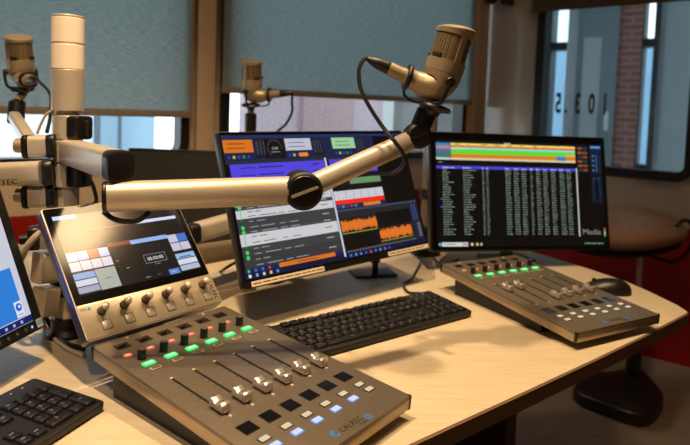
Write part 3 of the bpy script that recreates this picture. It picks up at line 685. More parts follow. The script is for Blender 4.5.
# left monitor, mostly outside the picture
h0 = .325
mo0, X0_ = monitor((-.4683-.27*cos(1.4078), .9149-.27*sin(1.4078), .06, 1.4078, 1.2227), h0, 'computer monitor cut off by the left edge, showing a blue desktop page', footoff=.16)
b = MB(X0_); zz = .0004
b.prism(rrect(-.264, .252, .0165, h0-.008, .003, 2), -.0006, .0002, M['screenblack'])
q(-.262, .2495, .018, .312, (226, 228, 246), .75)
q(-.20, .2365, .030, .108, (44, 134, 228), .85, .0002)
q(.2215, .2375, .031, .0555, (226, 232, 250), .9, .0003)
tb_pts = [(.2115+.0065*cos(R(a)), .053+.0065*sin(R(a))) for a in range(40, 330, 20)]+[(.2115+.003*cos(R(a)), .053+.003*sin(R(a))) for a in range(320, 30, -20)]
b.lathe([(.0062, 0), (.0062, .0001), (0, .0001)], S((40, 90, 210), .9), 18, T(.2295, .0465, zz+.0005)); b.lathe([(.0026, 0), (0, .0001)], S((226, 232, 250), .9), 14, T(.2305, .0472, zz+.0007))
q(.2245, .2345, .0345, .0357, (120, 130, 160), .6, .0007)
q(-.262, .2495, .0185, .0288, (24, 34, 110), .8, .0002)
for k in range(5): q(.160+k*.016, .165+k*.016, .0215, .0258, (190, 200, 235), .7, .0004)
b.build('screen', mo0, 'lit screen with a blue page')
b = MB(X0_)
b.box(.2545, .267, .004, .017, 0, .0006, M['paper']); b.quad(.2555, .266, .008, .0155, .0008, emi((150, 190, 196), .4)); b.build('energy_sticker', BZ[mo0.name], 'small pale sticker on the corner')  # sticker print is emissive, so it glows faintly
b = MB(X0_)
for k in range(6): b.lathe([(.0028, 0), (.0026, .0008), (0, .001)], M['knobm'], 12, T(.14+k*.018, .0095, 0))
b.lathe([(.0022, 0), (0, .0008)], emi((150, 200, 255), 1.2), 10, T(.244, .0095, 0)); b.build('control_button', BZ[mo0.name])
# black monitor seen behind, turned away
pk = at(126, 148, 1.62)
mob, Xb_ = monitor((pk.x+.27, 1.62, pk.z-.285, .0, 1.52), .285, 'unlit black monitor behind the front boom arm', footoff=.10)
MB(Xb_).prism(rrect(-.262, .262, .018, .277, .003, 2), -.0006, .0003, M['blackm']).build('screen', mob, 'dark unlit panel')

# ------------------------------------------------------------------ keyboards
KU = .0190
def keylist():
    K = []
    def row(y, ws, x=0., h=1., names=''):
        for i, w_ in enumerate(ws):
            ch = names[i] if i < len(names) else ''
            if w_ > 0: K.append((x, y, w_, h, ch)); x += w_
            else: x += -w_
    row(5.35, [1, -1, 1, 1, 1, 1, -.5, 1, 1, 1, 1, -.5, 1, 1, 1, 1, -.25, 1, 1, 1], names='')
    row(4, [1]*13+[2, -.25, 1, 1, 1, -.25, 1, 1, 1, 1], names='`1234567890-=    ' )
    row(3, [1.5]+[1]*12+[1.5, -.25, 1, 1, 1, -.25, 1, 1, 1], names=' QWERTYUIOP[]')
    K.append((18.5+3, 2, 1, 2, '+'))
    row(2, [1.75]+[1]*11+[2.25, -.25-3-.25, 1, 1, 1], names=' ASDFGHJKL;\'')
    row(1, [2.25]+[1]*10+[2.75, -1.25, 1, -1.25, 1, 1, 1], names=' ZXCVBNM,./')
    K.append((18.5+3, 0, 1, 2, ''))
    row(0, [1.25, 1.25, 1.25, 6.25, 1.25, 1.25, 1.25, 1.25, -.25, 1, 1, 1, -.25, 2, 1])
    return K
NUM = {(18.5, 3): '7', (19.5, 3): '8', (20.5, 3): '9', (18.5, 2): '4', (19.5, 2): '5', (20.5, 2): '6', (18.5, 1): '1', (19.5, 1): '2', (20.5, 1): '3', (18.5, 0): '0', (20.5, 0): '.', (18.5, 4): '', (19.5, 4): '/', (20.5, 4): '*', (21.5, 4): '-'}
_kc = {}
def keymesh(w_, h_, ch):
    k = (w_, h_, ch)
    if k in _kc: return _kc[k]
    b = MB(); W2, H2 = w_*KU/2-.0011, h_*KU/2-.0011
    tb = bmesh.new(); vs = []
    for (ins, z_) in ((0, 0), (.0004, .002), (.0014, .0042), (.0024, .0048)):
        vs.append([tb.verts.new((x, y, z_)) for x, y in rrect(-W2+ins, W2-ins, -H2+ins*.8, H2-ins*1.0, .0016, 2)])
    for a_, c_ in zip(vs, vs[1:]):
        for i in range(len(a_)): tb.faces.new((a_[i], a_[(i+1) % len(a_)], c_[(i+1) % len(a_)], c_[i]))
    tb.faces.new(vs[-1]); b.absorb(tb, M['key'])
    if ch.strip(): b.text(ch, .0062, M['keyleg'], T(-.0042, .0, .0050), 0.)
    else: b.quad(-min(.0045, W2*.6), -min(.0045, W2*.6)+.006, .0002, .0014, .0050, M['keyleg'])
    me = b.mesh('key'); _kc[k] = me; return me
def keyboard(x, y, yaw, label, prefer):
    kw, kd = .442, .127; tl = R(4.5)
    X = T(x, y, 0) @ Matrix.Rotation(yaw, 4, 'Z') @ T(-kw, 0, 0)
    o = thing('computer_keyboard', X @ T(kw/2, kd/2, 0), label, 'keyboard', 'black computer keyboards on the desk')
    Xt = X @ T(0, 0, .010) @ Matrix.Rotation(tl, 4, 'X')
    MB(Xt).prism(rrect(0, kw, 0, kd, .006, 3), -.0075, .0035, M['blackm'], bev=.002).build('case', o)
    fb = MB(Xt); fb.box(.03, .07, .105, .12, -.0165, -.0075, M['rubber']); fb.box(kw-.07, kw-.03, .105, .12, -.0165, -.0075, M['rubber']); fb.build('tilt_foot', o)
    led = MB(Xt)
    for k in range(3): led.lathe([(.0016, 0), (.0014, .0004), (0, .0005)], M['dot'], 10, T(kw-.066+k*.018, .1165, .0035))
    led.build('indicator', o)
    ox, oy = (kw-22.5*KU)/2, .008
    K = []
    for (kx, ky, w_, h_, ch) in keylist():
        ch = NUM.get((kx, ky), ch); K.append((ox+(kx+w_/2)*KU, oy+(ky+h_/2)*KU*(.95 if ky < 5 else .955), w_, h_*.97, ch))
    K.sort(key=prefer)
    B = ROOTM[o.name].inverted() @ Xt
    for i, (cx_, cy_, w_, h_, ch) in enumerate(K[:100]):
        c = bpy.data.objects.new('key', keymesh(w_, h_, ch)); col.objects.link(c); c.parent = o; c.matrix_basis = B @ T(cx_, cy_, .0035)
    ex = MB(Xt)
    for (cx_, cy_, w_, h_, ch) in K[100:]: ex.box(cx_-w_*KU/2+.0015, cx_+w_*KU/2-.0015, cy_-h_*KU/2+.0015, cy_+h_*KU/2-.0015, .0035, .0083, M['key'], .001)
    if len(K) > 100: ex.build('remaining_keys', o)['kind'] = 'stuff'
    return o
keyboard(.278, 1.2, .655, 'black keyboard lying between the two mixing consoles', lambda k: -(k[0]*.2-k[1]))
keyboard(-.3151, .7773, 1.2383, 'black keyboard cut off by the lower left corner, numeric pad showing', lambda k: -k[0])

# ------------------------------------------------------------------ computer mouse
mp_ = onz(607, 292, 0); Xm = T(mp_.x, mp_.y, 0) @ Matrix.Rotation(R(78), 4, 'Z')
ms = thing('computer_mouse', Xm, 'black computer mouse on the desk behind the right console', 'mouse')
def blob(mb, sx, sy, sz, m, X, cut=-.3):
    tb = bmesh.new(); bmesh.ops.create_uvsphere(tb, u_segments=24, v_segments=14, radius=1)
    for v in tb.verts:
        z_ = max(v.co.z, 0.); v.co = Vector((v.co.x*sx*(1-.12*v.co.y), v.co.y*sy, (z_**.8)*sz*(1-.22*v.co.y)))
    mb.absorb(tb, m, X)
b = MB(); blob(b, .032, .056, .034, M['black'], Xm); b.build('body', ms)
MB(Xm).cyl((-.004, .030, .0255), (.004, .030, .0255), .006, M['rubber'], n=16).build('scroll_wheel', ms)
nose = Xm @ Vector((0, .053, .008))
tag(MB().tube([nose, (nose.x-.03, nose.y+.02, .004), (nose.x-.05, nose.y+.08, .003), (nose.x-.06, nose.y+.18, .003)], .0018, M['cable'], 8).build('mouse_cable'), 'thin black cable running from the mouse behind the right console', 'cable')

# ------------------------------------------------------------------ equipment pole with signal lamp
PX, PY = -.4915, 1.035
po = thing('equipment_pole', T(PX, PY, 0), 'upright aluminium pole at left carrying the boom arms and the white lamp', 'pole')
lz = [at(68, y_, PY).z for y_ in (111, 69.5, 44, 16)]
MB().cyl((PX, PY, .006), (PX, PY, lz[0]), .0200, M['alu'], n=32).build('pole_tube', po)
MB().lathe([(0, 0), (.034, 0), (.034, .006), (.030, .010), (.026, .014), (.026, .035), (0, .035)], M['black'], 32, T(PX, PY, 0)).build('pole_base', po)
def collar(z0, z1, m=M['alu'], r=.0245):
    b = MB(); b.cyl((PX, PY, z0), (PX, PY, z1), r, m, n=32, bev=.003); b.build('collar', po)
collar(.075, .105, M['black'], .028); collar(.15, .19); collar(.195, .225)
LR = .0268
lamp = thing('signal_lamp', T(PX, PY, lz[0]), 'cylindrical signal lamp with two milky segments on top of the left pole', 'lamp')
def seglamp(z0, z1, m, name, r=LR, lab=None):
    MB().lathe([(0, z0), (r-.0008, z0), (r, z0+.001), (r, z1-.001), (r-.0008, z1), (0, z1)], m, 40, T(PX, PY, 0)).build(name, lamp, lab)
seglamp(lz[0]+.0002, lz[1]-.0005, M['alu'], 'lamp_base', lab='satin metal lower sleeve')
seglamp(lz[1], lz[2]-.002, M['milk'], 'lamp_segment')
seglamp(lz[2]-.0018, lz[2]+.0004, M['alu'], 'divider_ring', LR-.0004)
seglamp(lz[2]+.0006, lz[3]-.004, M['milk'], 'lamp_segment')
seglamp(lz[3]-.0038, lz[3], M['alu'], 'lamp_cap')

# ------------------------------------------------------------------ boom arms
def section(w_, h_, r=.3):
    return rrect(-w_/2, w_/2, -h_/2, h_/2, min(w_, h_)*r, 4)
def seg(mb, p0, p1, w_, h_, m, r=.3, upv=(0, 0, 1), bev=.0):
    p0 = Vector(p0); p1 = Vector(p1); d = p1-p0
    z = d.normalized(); y = Vector(upv); y = (y-z*y.dot(z)).normalized(); x = y.cross(z)
    X = Matrix(((x.x, y.x, z.x, p0.x), (x.y, y.y, z.y, p0.y), (x.z, y.z, z.z, p0.z), (0, 0, 0, 1)))
    mb.prism(section(w_, h_, r), 0, d.length, m, X, bev=bev)
    return X
def mic(o_, zax, xax, label, scale=1.0):
    """o_ = elbow point; local Z along the capsule head, local X along the connector stem"""
    X = frame(o_, zax, xax) @ Matrix.Scale(scale, 4)
    o = thing('studio_microphone', X @ T(0, 0, 0), label, 'microphone', 'champagne studio microphones')
    ROOTM[o.name] = X.copy()
    r = .0315
    def slant(tb_, z0):
        pass
    # mesh cylinder
    b = MB(X); b.lathe([(0, .018), (r-.0022, .018), (r-.0022, .080), (0, .080)], M['grille'], 36); b.build('grille', o, 'mesh grille behind the frame')
    # frame: bottom band, slanted cap, posts
    b = MB(X); b.lathe([(r-.004, .012), (r, .014), (r+.0006, .030), (r+.0006, .0335), (r-.003, .034)], M['gold'], 40)
    for ang in (110, -110):
        tb = bmesh.new(); W_ = R(9); vs = []
        for k in range(5):
            a_ = R(ang)-W_+2*W_*k/4
            vs.append([tb.verts.new(((r+.0004)*cos(a_), (r+.0004)*sin(a_), .028)), tb.verts.new(((r+.0004)*cos(a_), (r+.0004)*sin(a_), .078)), tb.verts.new(((r-.004)*cos(a_), (r-.004)*sin(a_), .078)), tb.verts.new(((r-.004)*cos(a_), (r-.004)*sin(a_), .028))])
        for p_, q_ in zip(vs, vs[1:]):
            for k in range(4): tb.faces.new((p_[k], q_[k], q_[(k+1) % 4], p_[(k+1) % 4]))
        tb.faces.new(vs[0]); tb.faces.new(vs[-1][::-1]); bmesh.ops.recalc_face_normals(tb, faces=tb.faces[:]); b.absorb(tb, M['gold'])
    tb = bmesh.new(); rings = []
    for (rr, z_, sl) in ((r-.004, .075, 0), (r, .0755, 0), (r+.0006, .077, 0), (r+.0006, .083, 1), (r+.0014, .084, 1), (r+.0014, .0865, 1), (r-.0015, .0885, 1), (r-.010, .0915, 1), (.0001, .0930, 1)):
        rings.append([tb.verts.new((rr*cos(2*pi*k/40), rr*sin(2*pi*k/40), z_-(.12*rr*cos(2*pi*k/40) if sl else 0.))) for k in range(40)])
    for p_, q_ in zip(rings, rings[1:]):
        for k in range(40): tb.faces.new((p_[k], p_[(k+1) % 40], q_[(k+1) % 40], q_[k]))
    b.absorb(tb, M['gold']); hf = b.build('head_frame', o)
    # badge plate towards the bottom of the head
    for sgn in (1, -1):
        b = MB(X); Q = Matrix.Rotation(R(42*sgn), 4, 'Z') @ T(r+.0002, 0, .0375) @ Matrix.Rotation(pi/2, 4, 'Z') @ Matrix.Rotation(pi/2, 4, 'X')
        b.prism(rrect(-.008, .008, -.003, .003, .0008, 2), -.002, .0012, M['black'], Q); b.quad(-.0065, .0065, -.0010, .0010, .0014, M['tick'], Q); b.build('badge', hf, 'small dark badge')
    # elbow body sweeping into the stem
    b = MB(X); b.tube([(0, 0, .016), (.0, 0, .004), (.006, 0, -.010), (.024, 0, -.014), (.042, 0, -.012), (.058, 0, -.010)], [.0312, .0305, .0270, .0215, .0165, .0160], M['gold'], 28, 6)
    b.build('body', o)
    b = MB(X); b.tube([(.003, -.0318, .004), (.012, -.0285, -.010), (.016, -.014, -.029), (.016, 0, -.035)], .0005, mat('green_ring', (60, 96, 50), .5), 6); b.build('seam_ring', o)
    b = MB(X); b.tube([(.056, 0, -.010), (.066, 0, -.009)], .0125, M['gold'], 24, smooth=False); b.tube([(.066, 0, -.009), (.088, 0, -.006)], .0115, M['gold'], 24, smooth=False); b.build('connector_socket', o)
    b = MB(X); b.tube([(.088, 0, -.006), (.092, 0, -.0055), (.108, 0, -.0035), (.120, 0, -.002), (.126, 0, -.001)], [.0098, .0104, .0096, .0065, .004], M['black'], 18, 3); b.build('cable_plug', o)
    # stem ring with hook and yoke
    b = MB(X); tb = bmesh.new(); R1, R2 = .0180, .0045; vs = []
    for k in range(24):
        a_ = 2*pi*k/24; vs.append([tb.verts.new((.054+R2*cos(2*pi*j/10), (R1+R2*sin(2*pi*j/10))*cos(a_), -.0105+(R1+R2*sin(2*pi*j/10))*sin(a_))) for j in range(10)])
    for k in range(24):
        for j in range(10): tb.faces.new((vs[k][j], vs[(k+1) % 24][j], vs[(k+1) % 24][(j+1) % 10], vs[k][(j+1) % 10]))
    bmesh.ops.recalc_face_normals(tb, faces=tb.faces[:]); b.absorb(tb, M['rubber'])
    b.tube([(.054, 0, -.030), (.050, 0, -.040), (.036, 0, -.045), (.018, 0, -.044)], .0022, M['rubber'], 8); b.build('stem_ring', o)
    b = MB(X)
    for sgn in (1, -1):
        b.cyl((-.008, sgn*.029, .0), (-.008, sgn*.039, .0), .0075, M['black'], n=18, bev=.001)
        b.tube([(-.008, sgn*.0365, .0), (-.006, sgn*.0365, -.020), (-.004, sgn*.032, -.036), (-.002, sgn*.014, -.041)], [.0035, .0035, .0035, .004], M['black'], 8)
    b.lathe([(0, -.038), (.012, -.038), (.026, -.0405), (.0285, -.044), (.026, -.048), (.013, -.051), (.010, -.058), (0, -.058)], M['black'], 32, T(-.004, 0, 0)); b.build('yoke', o)
    return o, X
# front microphone: head leans right, stem to the left
zx = UP*cos(R(17))+RT*sin(R(17))+fw*(-.08); xx_ = -RT*.94+UP*.34-fw*.10
mic1, XM1 = mic(at(440.5, 80.8, .97), zx, xx_, 'champagne studio microphone on the front boom arm, leaning right over the middle screens')
bo1 = thing('microphone_boom_arm', T(PX, PY, .33), 'big jointed aluminium boom arm reaching across the picture in front of the screens', 'boom arm', 'jointed microphone boom arms')
pz = at(74, 148, PY).z
# hub on the pole
pz = at(74, 151, PY).z
MB().cyl((PX, PY, pz-.0195), (PX, PY, pz+.0195), .0260, M['alu'], n=32, bev=.002).build('pole_hub', bo1)
hub_d = (at(112, 165, .80)-Vector((PX, PY, pz))).normalized()
for zc in (pz+.042, pz-.042):
    b = MB(); b.cyl((PX, PY, zc-.0215), (PX, PY, zc+.0215), .0250, M['alu'], n=32, bev=.002)
    Xs = frame((PX, PY, zc), (1, -.38, 0), (0, 0, 1))
    b.prism(rrect(-.0205, .0205, -.019, .019, .007, 4), .015, .040, M['black'], Xs, bev=.003)
    b.prism(rrect(-.013, .013, -.003, .003, .002, 3), .040, .048, M['blackm'], Xs, bev=.001)
    b.build('clamp_ring', bo1, 'clamp ring with black locking block')
a0 = Vector((PX, PY, pz)); a1 = at(119, 166, .80); a1.z += .0
d01 = (a1-a0).normalized(); AH = .042
b = MB(); seg(b, a0+d01*.02, a1-d01*.018, .036, AH, M['alu'], .22); b.build('arm_tube', bo1)
b = MB(); seg(b, a1-d01*.018, a1+d01*.012, .0375, AH+.0012, M['black'], .3, bev=.003); b.build('end_cap', bo1)
e0 = at(104, 197, .792); e1 = at(302, 190, .865)
d12 = (e1-e0).normalized()
b = MB(); ax = a1-d01*.002; b.cyl((ax.x, ax.y, a1.z-.024), (ax.x, ax.y, e0.z+.015), .013, M['black']); b.build('elbow_pin', bo1)
b = MB(); seg(b, e0+d12*.005, e1-d12*.012, .036, AH, M['alu'], .47); b.build('arm_tube', bo1)
b = MB(); seg(b, e0-d12*.001, e0+d12*.005, .0365, AH+.001, M['black'], .46, bev=.001); b.build('end_cap', bo1)
# elbow disc facing the viewer
tow = (EYE-e1); tow.z = 0; tow = (tow - Vector((d12.x, d12.y, 0))*tow.dot(d12)).normalized()
e1c = e1
j2 = at(414, 139, .985); d23 = (j2-e1c).normalized()
b = MB(); b.cyl(e1c-tow*.024, e1c+tow*.018, .0285, M['blackm'], n=36, bev=.003)
b.cyl(e1c+tow*.018, e1c+tow*.0215, .0238, M['black'], n=36, bev=.001)
Xs = frame(e1c+tow*.0215, tow, d23); b.prism(rrect(-.021, .021, -.0022, .0022, .0015, 3), 0, .001, M['alu'], Xs); b.build('elbow_joint', bo1, 'round black elbow joint with a slot')
b = MB(); seg(b, e1c+d23*.020, j2-d23*.014, .030, .0335, M['alu'], .47, upv=UP); b.build('arm_tube', bo1)
jc = at(417, 136, .985)
b = MB(); tv = (EYE-jc).normalized(); tv = (tv+Vector((.25, 0, 0))).normalized()
b.cyl(jc-tv*.02, jc+tv*.019, .0215, M['blackm'], n=32, bev=.004); b.cyl(jc+tv*.019, jc+tv*.0205, .017, M['black'], n=32)
Xs = frame(jc+tv*.0205, tv, d23); b.prism(rrect(-.016, .016, -.0014, .0014, .001, 2), 0, .0008, M['blackm'], Xs); b.build('wrist_joint', bo1)
t0 = at(420, 128, .985); t1 = at(427.5, 110.5, .985)
b = MB(); b.cyl(t0, t1, .0175, M['black'], n=28, bev=.002); dd = (t1-t0).normalized(); b.cyl(t1, t1+dd*.006, .0165, M['gold'], n=28, bev=.001); b.cyl(t1+dd*.004, XM1 @ Vector((-.004, 0, -.055)), .0095, M['black'], n=20); b.build('swivel', bo1)
tip1 = t1+dd*.022

zl = UP*.995-RT*-.06+fw*-.05; xl = RT*.68-UP*.30-fw*.68
mic2, XM2 = mic(at(21.5, 72, 1.38), UP*.96+RT*.06-fw*.26, xl, 'champagne studio microphone at the far left edge, left of the white lamp', .93)
mic3, XM3 = mic(at(252, 90.5, 1.93), UP*.97+RT*.02-fw*.2, RT*.97-UP*.22-fw*.15, 'champagne studio microphone standing behind the middle monitor, farthest away', 1.1)

# left boom: two clamps, thick tube leaving the picture, thin upper link to the far left microphone
bo2 = thing('microphone_boom_arm', T(PX, PY, .30), 'left boom arm with two knobbed clamps, running out of the left edge', 'boom arm', 'jointed microphone boom arms')
def link(p0, p1, r, m, name='arm_tube', n=24): b = MB(); b.cyl(p0, p1, r, m, n=n, bev=.001); return b.build(name, bo2)
b = MB(); seg(b, at(-120, 181, 0.980), at(43, 172.5, 0.995), .036, .041, M['alu'], .3)
Xt_ = frame(at(-6, 178.5, 0.970), (EYE-at(-6, 178.5, 0.970)), RT); b.build('arm_tube', bo2, 'aluminium tube with maker lettering')
pt = at(-22, 186.0, 0.955); tn = (EYE-pt).normalized(); tn.z = 0
b = MB(); Xt_ = frame(pt, Vector((0, -1, 0)), (at(20, 184, 0.955)-pt)); b.text('YELLOWTEC', .0125, M['tick'], Xt_ @ T(-.022, 0, .0), .0008, 'LEFT', 1.15, 1.08); b.build('printed_lettering', bo2)
b = MB(); seg(b, at(43, 172.5, 0.995), at(53, 172, 1.000), .037, .043, M['black'], .3, bev=.002); b.build('end_cap', bo2)
for yc, in ((146,), (196,)):
    p0 = at(26.5, yc+.6, 1.005); p1 = at(31, yc+.5, 1.005); p2 = at(49, yc, 1.010); p3 = at(57, yc-.2, 1.012)
    b = MB(); b.cyl(at(15, yc-.5, 1.000), at(27, yc, 1.003), .0125, M['gunside'], n=24, bev=.002); b.cyl(at(24, yc, 1.002), p0, .006, M['black']); b.build('locking_knob', bo2)
    b = MB(); seg(b, p0, p1, .037, .040, M['black'], .25, bev=.001); seg(b, p2, p3, .037, .040, M['black'], .25, bev=.001); seg(b, p1, p2, .036, .038, M['alu'], .25); b.build('clamp_body', bo2)
b = MB(); s0 = at(33, 146, 1.10); s1 = at(14.5, 117, 1.35); seg(b, s0, s1, .024, .026, M['alu'], .3, upv=UP); b.build('arm_tube', bo2)
lk = at(33, 146, 1.02)
b = MB(); seg(b, at(40, 146, 1.03), at(33, 147, 1.12), .02, .02, M['black'], .3); b.build('arm_link', bo2)
b = MB(); b.cyl(at(15.5, 124, 1.36), at(17.5, 101, 1.37), .0185, M['black'], n=24, bev=.004); b.cyl(at(17.5, 102, 1.37), XM2 @ Vector((-.004, 0, -.057)), .0105, M['gold'], n=18); b.build('swivel', bo2)
# far stand for the third microphone
p3 = XM3 @ Vector((-.004, 0, -.057)); p3b = at(246.5, 150, 1.93)
bo3 = thing('microphone_stand', T(p3b.x, p3b.y, 0), 'slim black microphone stand behind the middle monitor', 'microphone stand')
b = MB(); b.cyl((p3.x, p3.y, 0.012), (p3.x, p3.y, p3.z-.045), .013, M['black'], n=18); b.build('stand_pole', bo3)
b = MB(); b.cyl((p3.x, p3.y, p3.z-.075), (p3.x, p3.y, p3.z-.012), .0195, M['black'], n=22, bev=.004); b.cyl((p3.x, p3.y, p3.z-.014), (p3.x, p3.y, p3.z), .011, M['gold'], n=18); b.build('swivel', bo3)
MB().lathe([(0, 0), (.07, 0), (.07, .006), (.02, .014), (0, .014)], M['black'], 28, T(p3.x, p3.y, 0)).build('stand_base', bo3)

# second pole between middle and right monitors
p = at(424, 283, 1.74); QX, QY = p.x, 1.74
ztop = at(430, 116, 1.74).z; zmid = at(428, 205, 1.74).z
po2 = thing('equipment_pole', T(QX, QY, 0), 'metal pole, toned dark to imitate shade, in the gap between the middle and right monitors', 'pole')
MB().cyl((QX, QY, .01), (QX, QY, ztop), .019, M['gun'], n=24).build('pole_tube', po2)  # dark plate metal on this tube stands in for shade in the gap
MB().cyl((QX, QY, zmid-.12), (QX, QY, zmid-.06), .030, M['black'], n=24, bev=.003).build('collar', po2)
MB().cyl((QX, QY, zmid+.02), (QX, QY, zmid+.05), .026, M['black'], n=24, bev=.003).build('collar', po2)
MB().lathe([(0, 0), (.045, 0), (.045, .008), (.032, .012), (.032, .05), (0, .05)], M['black'], 24, T(QX, QY, 0)).build('pole_base', po2)
MB().cyl((QX, QY, ztop), (QX, QY, ztop+.02), .021, M['black'], n=24, bev=.003).build('pole_cap', po2)

# monitor arm behind the middle monitor
ma = thing('monitor_stand', T(-.22, 1.32, 0), 'two-link aluminium monitor support visible left of the middle monitor', 'monitor stand')
b = MB(); seg(b, at(196, 232.5, 1.22), at(262, 213, 1.40), .034, .041, M['alu'], .3); b.build('upper_link', ma)
b = MB(); seg(b, at(187, 235, 1.20), at(196, 232.5, 1.22), .035, .042, M['blackm'], .3, bev=.002); b.build('end_cap', ma)
b = MB(); seg(b, at(190, 256, 1.16), at(266, 244, 1.41), .034, .041, M['gunside'], .3); b.build('lower_link', ma)
b = MB(); seg(b, at(255, 215, 1.385), X1 @ Vector((-.02, .13, -.047)), .03, .03, M['blackm'], .3); b.build('mount_link', ma)
q0 = at(268, 244, 1.42)
b = MB(); b.cyl((q0.x, q0.y, 0.0), (q0.x, q0.y, q0.z+.02), .019, M['black'], n=20); b.lathe([(0, 0), (.05, 0), (.05, .008), (0, .012)], M['black'], 24, T(q0.x, q0.y, 0)); b.build('arm_post', ma)
# clamp plate with knob on the desk under the middle monitor
cp = onz(373, 274, 0)
cl = thing('desk_clamp', T(cp.x, cp.y, 0) @ Matrix.Rotation(.3, 4, 'Z'), 'black desk clamp plate with a knob beneath the middle monitor', 'clamp')
Xc = ROOTM[cl.name].copy(); MB(Xc).box(-.055, .055, -.035, .035, 0, .006, M['black'], .002).build('plate', cl); MB(Xc).cyl((.005, 0, .006), (.005, 0, .03), .008, M['black'], n=16).cyl((.005, 0, .03), (.005, 0, .042), .013, M['black'], n=16, bev=.002).build('knob', cl)

# left monitor's arm pieces on the pole (pale blocks below the clamps)
ma2 = thing('monitor_stand', T(PX-.03, PY, .15), 'monitor arm of pale blocks on the left pole, beside the touchscreen', 'monitor stand')
for (xa, ya, xb, yb, hh) in ((37, 268, 54, 266, .052), (38, 302, 52, 300, .050), (40, 238, 54, 236, .038)):
    b = MB(); seg(b, at(xa, ya, 0.975), at(xb, yb, 1.000), .036, hh, M['alu'], .18); b.build('arm_block', ma2)
b = MB(); seg(b, at(29, 238, 0.970), at(40, 237.5, 0.975), .03, .040, M['black'], .25, bev=.002); b.build('end_cap', ma2)
b = MB(); seg(b, at(20, 240, 0.965), at(30, 239, 0.970), .016, .016, M['black'], .4); b.build('locking_knob', ma2)

# ------------------------------------------------------------------ cables
def cable(pts, r, m, label, name='cable'):
    return tag(MB().tube([Vector(p) for p in pts], r, m, 8, 7).build(name), label, 'cable')
end1 = XM1 @ Vector((.125, 0, -.001))
cable([end1, at(363.5, 60, .955), at(359, 70, .95), at(360.5, 88, .945), at(369, 106, .94), at(382, 126, .935), at(395, 142, .925), at(404, 156, .925), at(401, 167, .94), at(392, 173, .98), at(380, 174, 1.0)], .0034, M['cable'], 'black microphone cable looping from the front microphone down round its arm', 'microphone_cable')
end3 = XM3 @ Vector((.125, 0, -.001))
cable([end3, at(292, 103, 1.92), at(292, 112, 1.92), at(286, 124, 1.92), at(277, 132, 1.93), at(268, 145, 1.94)], .0042, M['cable'], 'black cable curving down from the farthest microphone', 'microphone_cable')
end2 = XM2 @ Vector((.125, 0, -.001))
cable([end2, at(49, 92, 1.25), at(51, 102, 1.2), at(50, 118, 1.10), at(47, 132, 1.06)], .0034, M['cable'], 'black cable hanging from the far left microphone beside the pole', 'microphone_cable')
cable([at(50.5, 111, 1.03), at(45, 116, 1.03), at(40, 126, 1.03), at(37, 134, 1.03)], .0024, M['wcable'], 'thin pale wire at the pole below the white lamp', 'lamp_cable')
cable([at(104, 212, .80), at(112, 218, .795), at(124, 221.5, .795), at(138, 220.5, .80), at(150, 212, .81)], .0038, M['cable'], 'black cable sagging below the front boom arm', 'boom_cable')
cable([at(86, 172, .99), at(93, 186, .98), at(96, 202, 1.01), at(86, 206, 1.05), at(78, 214, 1.09)], .0036, M['cable'], 'black cable hanging from the pole behind the touchscreen', 'boom_cable')
cable([at(41, 232, .95), at(34, 238, .945), at(26, 248, .945), at(22, 257, .95), at(16, 268, .97)], .0055, M['wcable'], 'thick white cable beside the left pole', 'monitor_cable')
z0 = lambda x, y: onz(x, y, .004)
cable([at(46, 292, 1.0), at(44, 310, 1.0), z0(52, 328), z0(64, 342), z0(84, 349)], .0042, M['cable'], 'black cable dropping to the desk at the foot of the left pole', 'monitor_cable')
cable([at(41, 312, .98), z0(45, 327), z0(56, 340), z0(70, 350), z0(84, 356)], .0036, M['wcable'], 'pale cable on the desk at the foot of the left pole', 'monitor_cable')
cable([at(421, 262, 1.60), z0(412, 278), z0(404, 284), z0(408, 292), z0(420, 293)], .003, M['cable'], 'black cable loop on the desk between the middle and right monitors', 'monitor_cable')
cable([at(432, 256, 1.66), z0(443, 266), z0(452, 262), z0(459, 259)], .0028, M['cable'], 'black cable behind the right console below the right monitor', 'monitor_cable')
cable([at(236, 262, 1.35), at(226, 268, 1.33), z0(214, 276), z0(204, 284)], .0034, M['cable'], 'black cable hanging left of the middle monitor', 'monitor_cable')

# paper stack left of the middle monitor
pp = onz(223, 289, 0); pb = MB(T(pp.x, pp.y, 0) @ Matrix.Rotation(.72, 4, 'Z'))
for k in range(5): pb.box(-.055+.003*(k % 2), .055+.003*(k % 2), -.05-.002*(k % 3), .05, .0055*k, .0055*k+.005, M['paper'], .0008)
tag(pb.build('paper_stack'), 'low stack of white papers on the desk left of the middle monitor', 'papers')

# ------------------------------------------------------------------ stool
cb = onz(632.5, 376, -.690)
st = thing('saddle_stool', T(cb.x, cb.y, -DESK), 'brown leather saddle stool on a black foot by the red wall', 'stool')
ol = [(573, 391), (575, 385), (582, 380), (597, 372.5), (606, 374), (620, 371.5), (632, 370), (643, 372), (653, 382), (663, 395), (663, 402), (657, 411), (650, 416.5), (640, 418), (625, 414.5), (600, 405), (580, 397.5)]
olp = [(lambda v: (v.x, v.y))(onz(x, y, -.700)) for x, y in ol]
MB().prism(olp, -DESK, -.685, M['black'], bev=.012, seg=3).build('foot_plate', st)
zs = at(640, 246, cb.y).z
MB().cyl((cb.x, cb.y, -.69), (cb.x, cb.y, -.42), .030, M['black'], n=24).build('lower_column', st)
MB().cyl((cb.x, cb.y, -.43), (cb.x, cb.y, zs-.02), .0135, M['chrome'], n=20).build('gas_lift', st, 'thin chrome column')
sx0 = at(617, 229, cb.y-.03)
tb = bmesh.new(); bmesh.ops.create_uvsphere(tb, u_segments=40, v_segments=20, radius=1)
